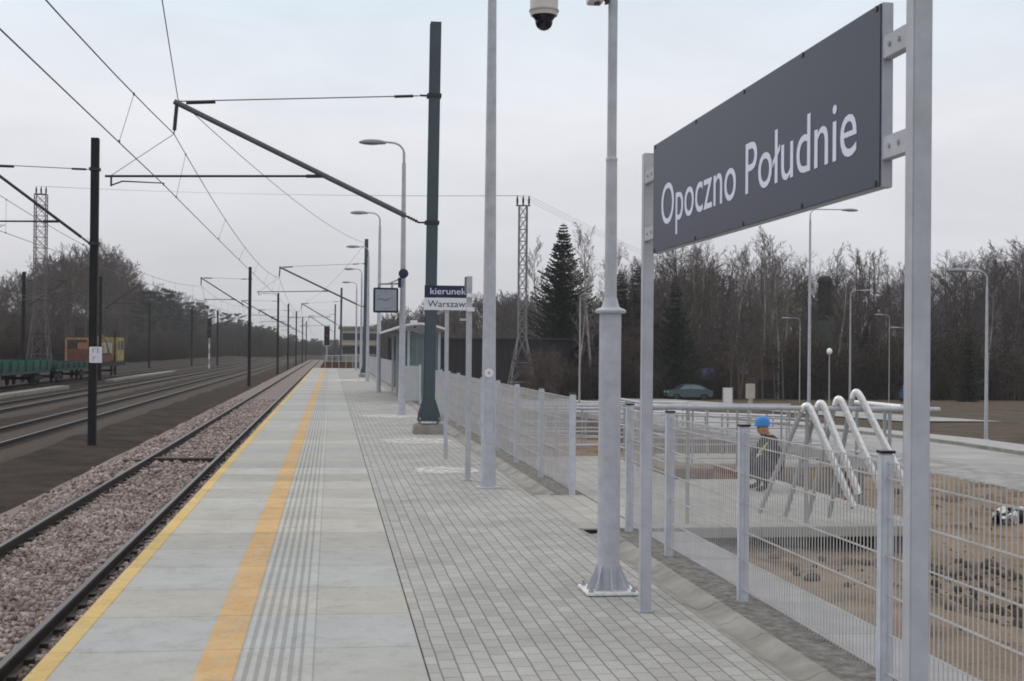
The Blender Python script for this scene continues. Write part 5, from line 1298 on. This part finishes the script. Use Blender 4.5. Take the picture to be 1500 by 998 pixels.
BG = 'pale birches scattered through the wood on the right'
for k in range(16):
    single(B_ if k % 2 else B2_, random.uniform(930, 1500), random.uniform(124, 150), random.uniform(385, 440), 'pale-trunked birch among the bare trees of the wood on the right', BG)
# left wood
PL = [bare_tree('bare_tree', 101, 14, .22, .9, ll_, 'tree', GL, M['bark'], M['twig'], 26, 8, 6, .3),
      bare_tree('bare_tree', 113, 14, .28, .8, ll_, 'tree', GL, M['bark'], M['twig_b'], 26, 8, 6, .3, .18),
      bare_tree('bare_tree', 127, 14, .18, 1.2, ll_, 'tree', GL, M['bark'], M['twig'], 28, 7, 6, .25)]
PN = [pine('pine', 201, 15, 'dark pine among the others in the wood left of the tracks', 'pines in the wood on the left'),
      pine('pine', 207, 15, 'dark pine among the others in the wood left of the tracks', 'pines in the wood on the left')]
sky_l = [(-60, 395), (0, 405), (40, 398), (85, 372), (140, 360), (178, 380), (200, 414), (260, 432), (300, 450), (340, 462), (380, 470), (410, 482), (440, 492)]
def left_row(xb, y0, step, frac_pine, dt):
    y = y0
    while y < 560:
        x = xb+random.uniform(-3, 3); d = ROT.transposed() @ (Vector((x, y, 1.7))-Vector((0, 0, CAMZ))); px = 750+F*d.x/-d.z
        if px > -90:
            H = at(px, lerp(px, sky_l)+random.uniform(-4, 26)+dt, y).z-gz(x, y)
            H = max(5, H)
            if random.random() < (frac_pine if px > 205 else .06): plant(random.choice(PN), x, y, H/15)
            else: plant(random.choice(PL), x, y, H/14)
        y += step*random.uniform(.7, 1.3)*(1+max(0, y-250)/300)
left_row(-37, 125, 6.5, .55, 0); left_row(-44, 145, 7.5, .6, 4); left_row(-52, 165, 9, .6, 0)
# far masses read as one wood each
def mass(name, protos, pts, m, kind='stuff'):
    vs, fs, o = [], [], 0
    data = []
    for p in protos:
        me = [c for c in p.children if c.name.startswith('crown')][0].data if p.type == 'EMPTY' else p.data
        v = np.empty(len(me.vertices)*3, np.float32); me.vertices.foreach_get('co', v); me.calc_loop_triangles()
        f = np.empty(len(me.loop_triangles)*3, np.int32); me.loop_triangles.foreach_get('vertices', f); data.append((v.reshape(-1, 3), f.reshape(-1, 3)))
    for x, y, z, s_, k in pts:
        v, f = data[k]; a = random.uniform(0, 6.28); c, n = math.cos(a), math.sin(a)
        w = np.stack([v[:, 0]*c-v[:, 1]*n, v[:, 0]*n+v[:, 1]*c, v[:, 2]], 1)*s_+np.array([x, y, z]); vs.append(w); fs.append(f+o); o += len(v)
    V = np.concatenate(vs).astype(np.float32); Fc = np.concatenate(fs).astype(np.int32)
    me = bpy.data.meshes.new(name); me.vertices.add(len(V)); me.vertices.foreach_set('co', V.reshape(-1)); me.loops.add(Fc.size); me.loops.foreach_set('vertex_index', Fc.reshape(-1))
    me.polygons.add(len(Fc)); me.polygons.foreach_set('loop_start', np.arange(0, Fc.size, 3, dtype=np.int32)); me.materials.append(m); me.update(calc_edges=True)
    ob = bpy.data.objects.new(name, me); col.objects.link(ob); ob['kind'] = kind; return ob
lite = [bare_tree('bare_tree', s_, 10, .27, .9, '', 'tree', None, M['bark'], M['twig'], 20, 6, 4, .12, .16, 1, .028) for s_ in (301, 302, 303)]
lp = pine('pine', 311, 10, '', None)
us = [shrub('shrub', 401+i, 3.0, 2.0, '', '', M['twig_d']) for i in range(3)]
P = []
for i in range(330):
    px = random.uniform(560, 1600) if i < 230 else random.uniform(1600, 2300); y = random.uniform(172, 240); q = at(px, 500, y); top = lerp(px, sky_r)+random.uniform(34, 100) if px > 880 else lerp(px, [(560, 462), (700, 442), (880, 440)])+random.uniform(0, 20)
    H = max(4, at(px, top, y).z-gz(q.x, y)); P.append((q.x, y, gz(q.x, y), H/10, random.randrange(3)))
mass('far_wood', lite, P, M['twig'])
P = []
for i in range(200):
    px = random.uniform(540, 930); y = random.uniform(240, 330); q = at(px, 500, y); top = lerp(px, [(540, 470), (600, 462), (700, 434), (760, 436), (930, 440)])+random.uniform(0, 26)
    H = max(4, at(px, top, y).z-gz(q.x, y)); P.append((q.x, y, gz(q.x, y), H/10, random.randrange(3)))
mass('far_wood', lite, P, M['twig'])
P = []
for i in range(240):
    y = random.uniform(130, 620); x = random.uniform(-85, -56); d = ROT.transposed() @ Vector((x, y, 0)); px = 750+F*d.x/-d.z
    if px < -100: continue
    H = max(4, at(px, lerp(px, sky_l)+random.uniform(6, 50), y).z-gz(x, y)); P.append((x, y, gz(x, y), H/10, random.randrange(3)))
mass('far_wood', lite, P, M['twig'])
P = []
for i in range(150):
    y = random.uniform(560, 760); x = random.uniform(-60, 60); d = ROT.transposed() @ Vector((x, y, 0)); px = 750+F*d.x/-d.z
    H = max(4, at(px, lerp(px, [(380, 474), (420, 490), (470, 500), (520, 496), (560, 470)])+random.uniform(-2, 10), y).z+1); P.append((x, y, -1, H/10, 0))
mass('far_wood', [lp], P, M['needle2'])
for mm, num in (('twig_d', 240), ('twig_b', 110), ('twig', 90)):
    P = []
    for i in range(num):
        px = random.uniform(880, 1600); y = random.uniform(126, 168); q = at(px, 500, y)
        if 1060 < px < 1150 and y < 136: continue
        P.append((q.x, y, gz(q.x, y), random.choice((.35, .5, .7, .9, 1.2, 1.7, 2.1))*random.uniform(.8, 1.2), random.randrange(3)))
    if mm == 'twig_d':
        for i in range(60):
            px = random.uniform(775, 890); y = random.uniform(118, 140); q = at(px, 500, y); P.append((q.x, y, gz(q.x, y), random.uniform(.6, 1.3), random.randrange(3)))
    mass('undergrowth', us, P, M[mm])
P = []
for i in range(420):
    y = random.uniform(120, 560); x = random.uniform(-50, -33); P.append((x, y, gz(x, y), random.uniform(.4, 1.7)*(1+max(0, y-250)/300), random.randrange(3)))
for i in range(260):
    y = random.uniform(120, 560); x = random.uniform(-80, -50); P.append((x, y, gz(x, y), random.uniform(1.2, 3.0)*(1+max(0, y-250)/400), random.randrange(3)))
mass('undergrowth', us, P, M['twig_d'])
P = []
for i in range(300):
    y = random.uniform(420, 640); x = random.uniform(-50, 40); d = ROT.transposed() @ Vector((x, y, 0)); px = 750+F*d.x/-d.z
    if abs(x+4) < 9 and y < 560 or px < 340: continue
    H = max(3, at(px, lerp(px, [(340, 470), (420, 494), (470, 502), (520, 500), (560, 475)])+random.uniform(-2, 8), y).z+1); P.append((x, y, -1, H/3.3, random.randrange(3)))
mass('undergrowth', us, P, M['twig_d'])
for p_ in lite+[lp]+us:
    for c in list(p_.children): bpy.data.objects.remove(c)
    bpy.data.objects.remove(p_)
BR = shrub('shrub', 501, 3.0, 2.6, 'brown leafless bush at the foot of the tall spruce', '', M['twig_b'])
q = at(795, 500, 114); BR.location = (q.x, 114, gz(q.x, 114)); BR.scale = (1.1, 1.1, 1.5)
if 'group' in BR: del BR['group']
for o in col.objects:
    for k_ in ('label', 'group'):
        if k_ in o and not o[k_]: del o[k_]
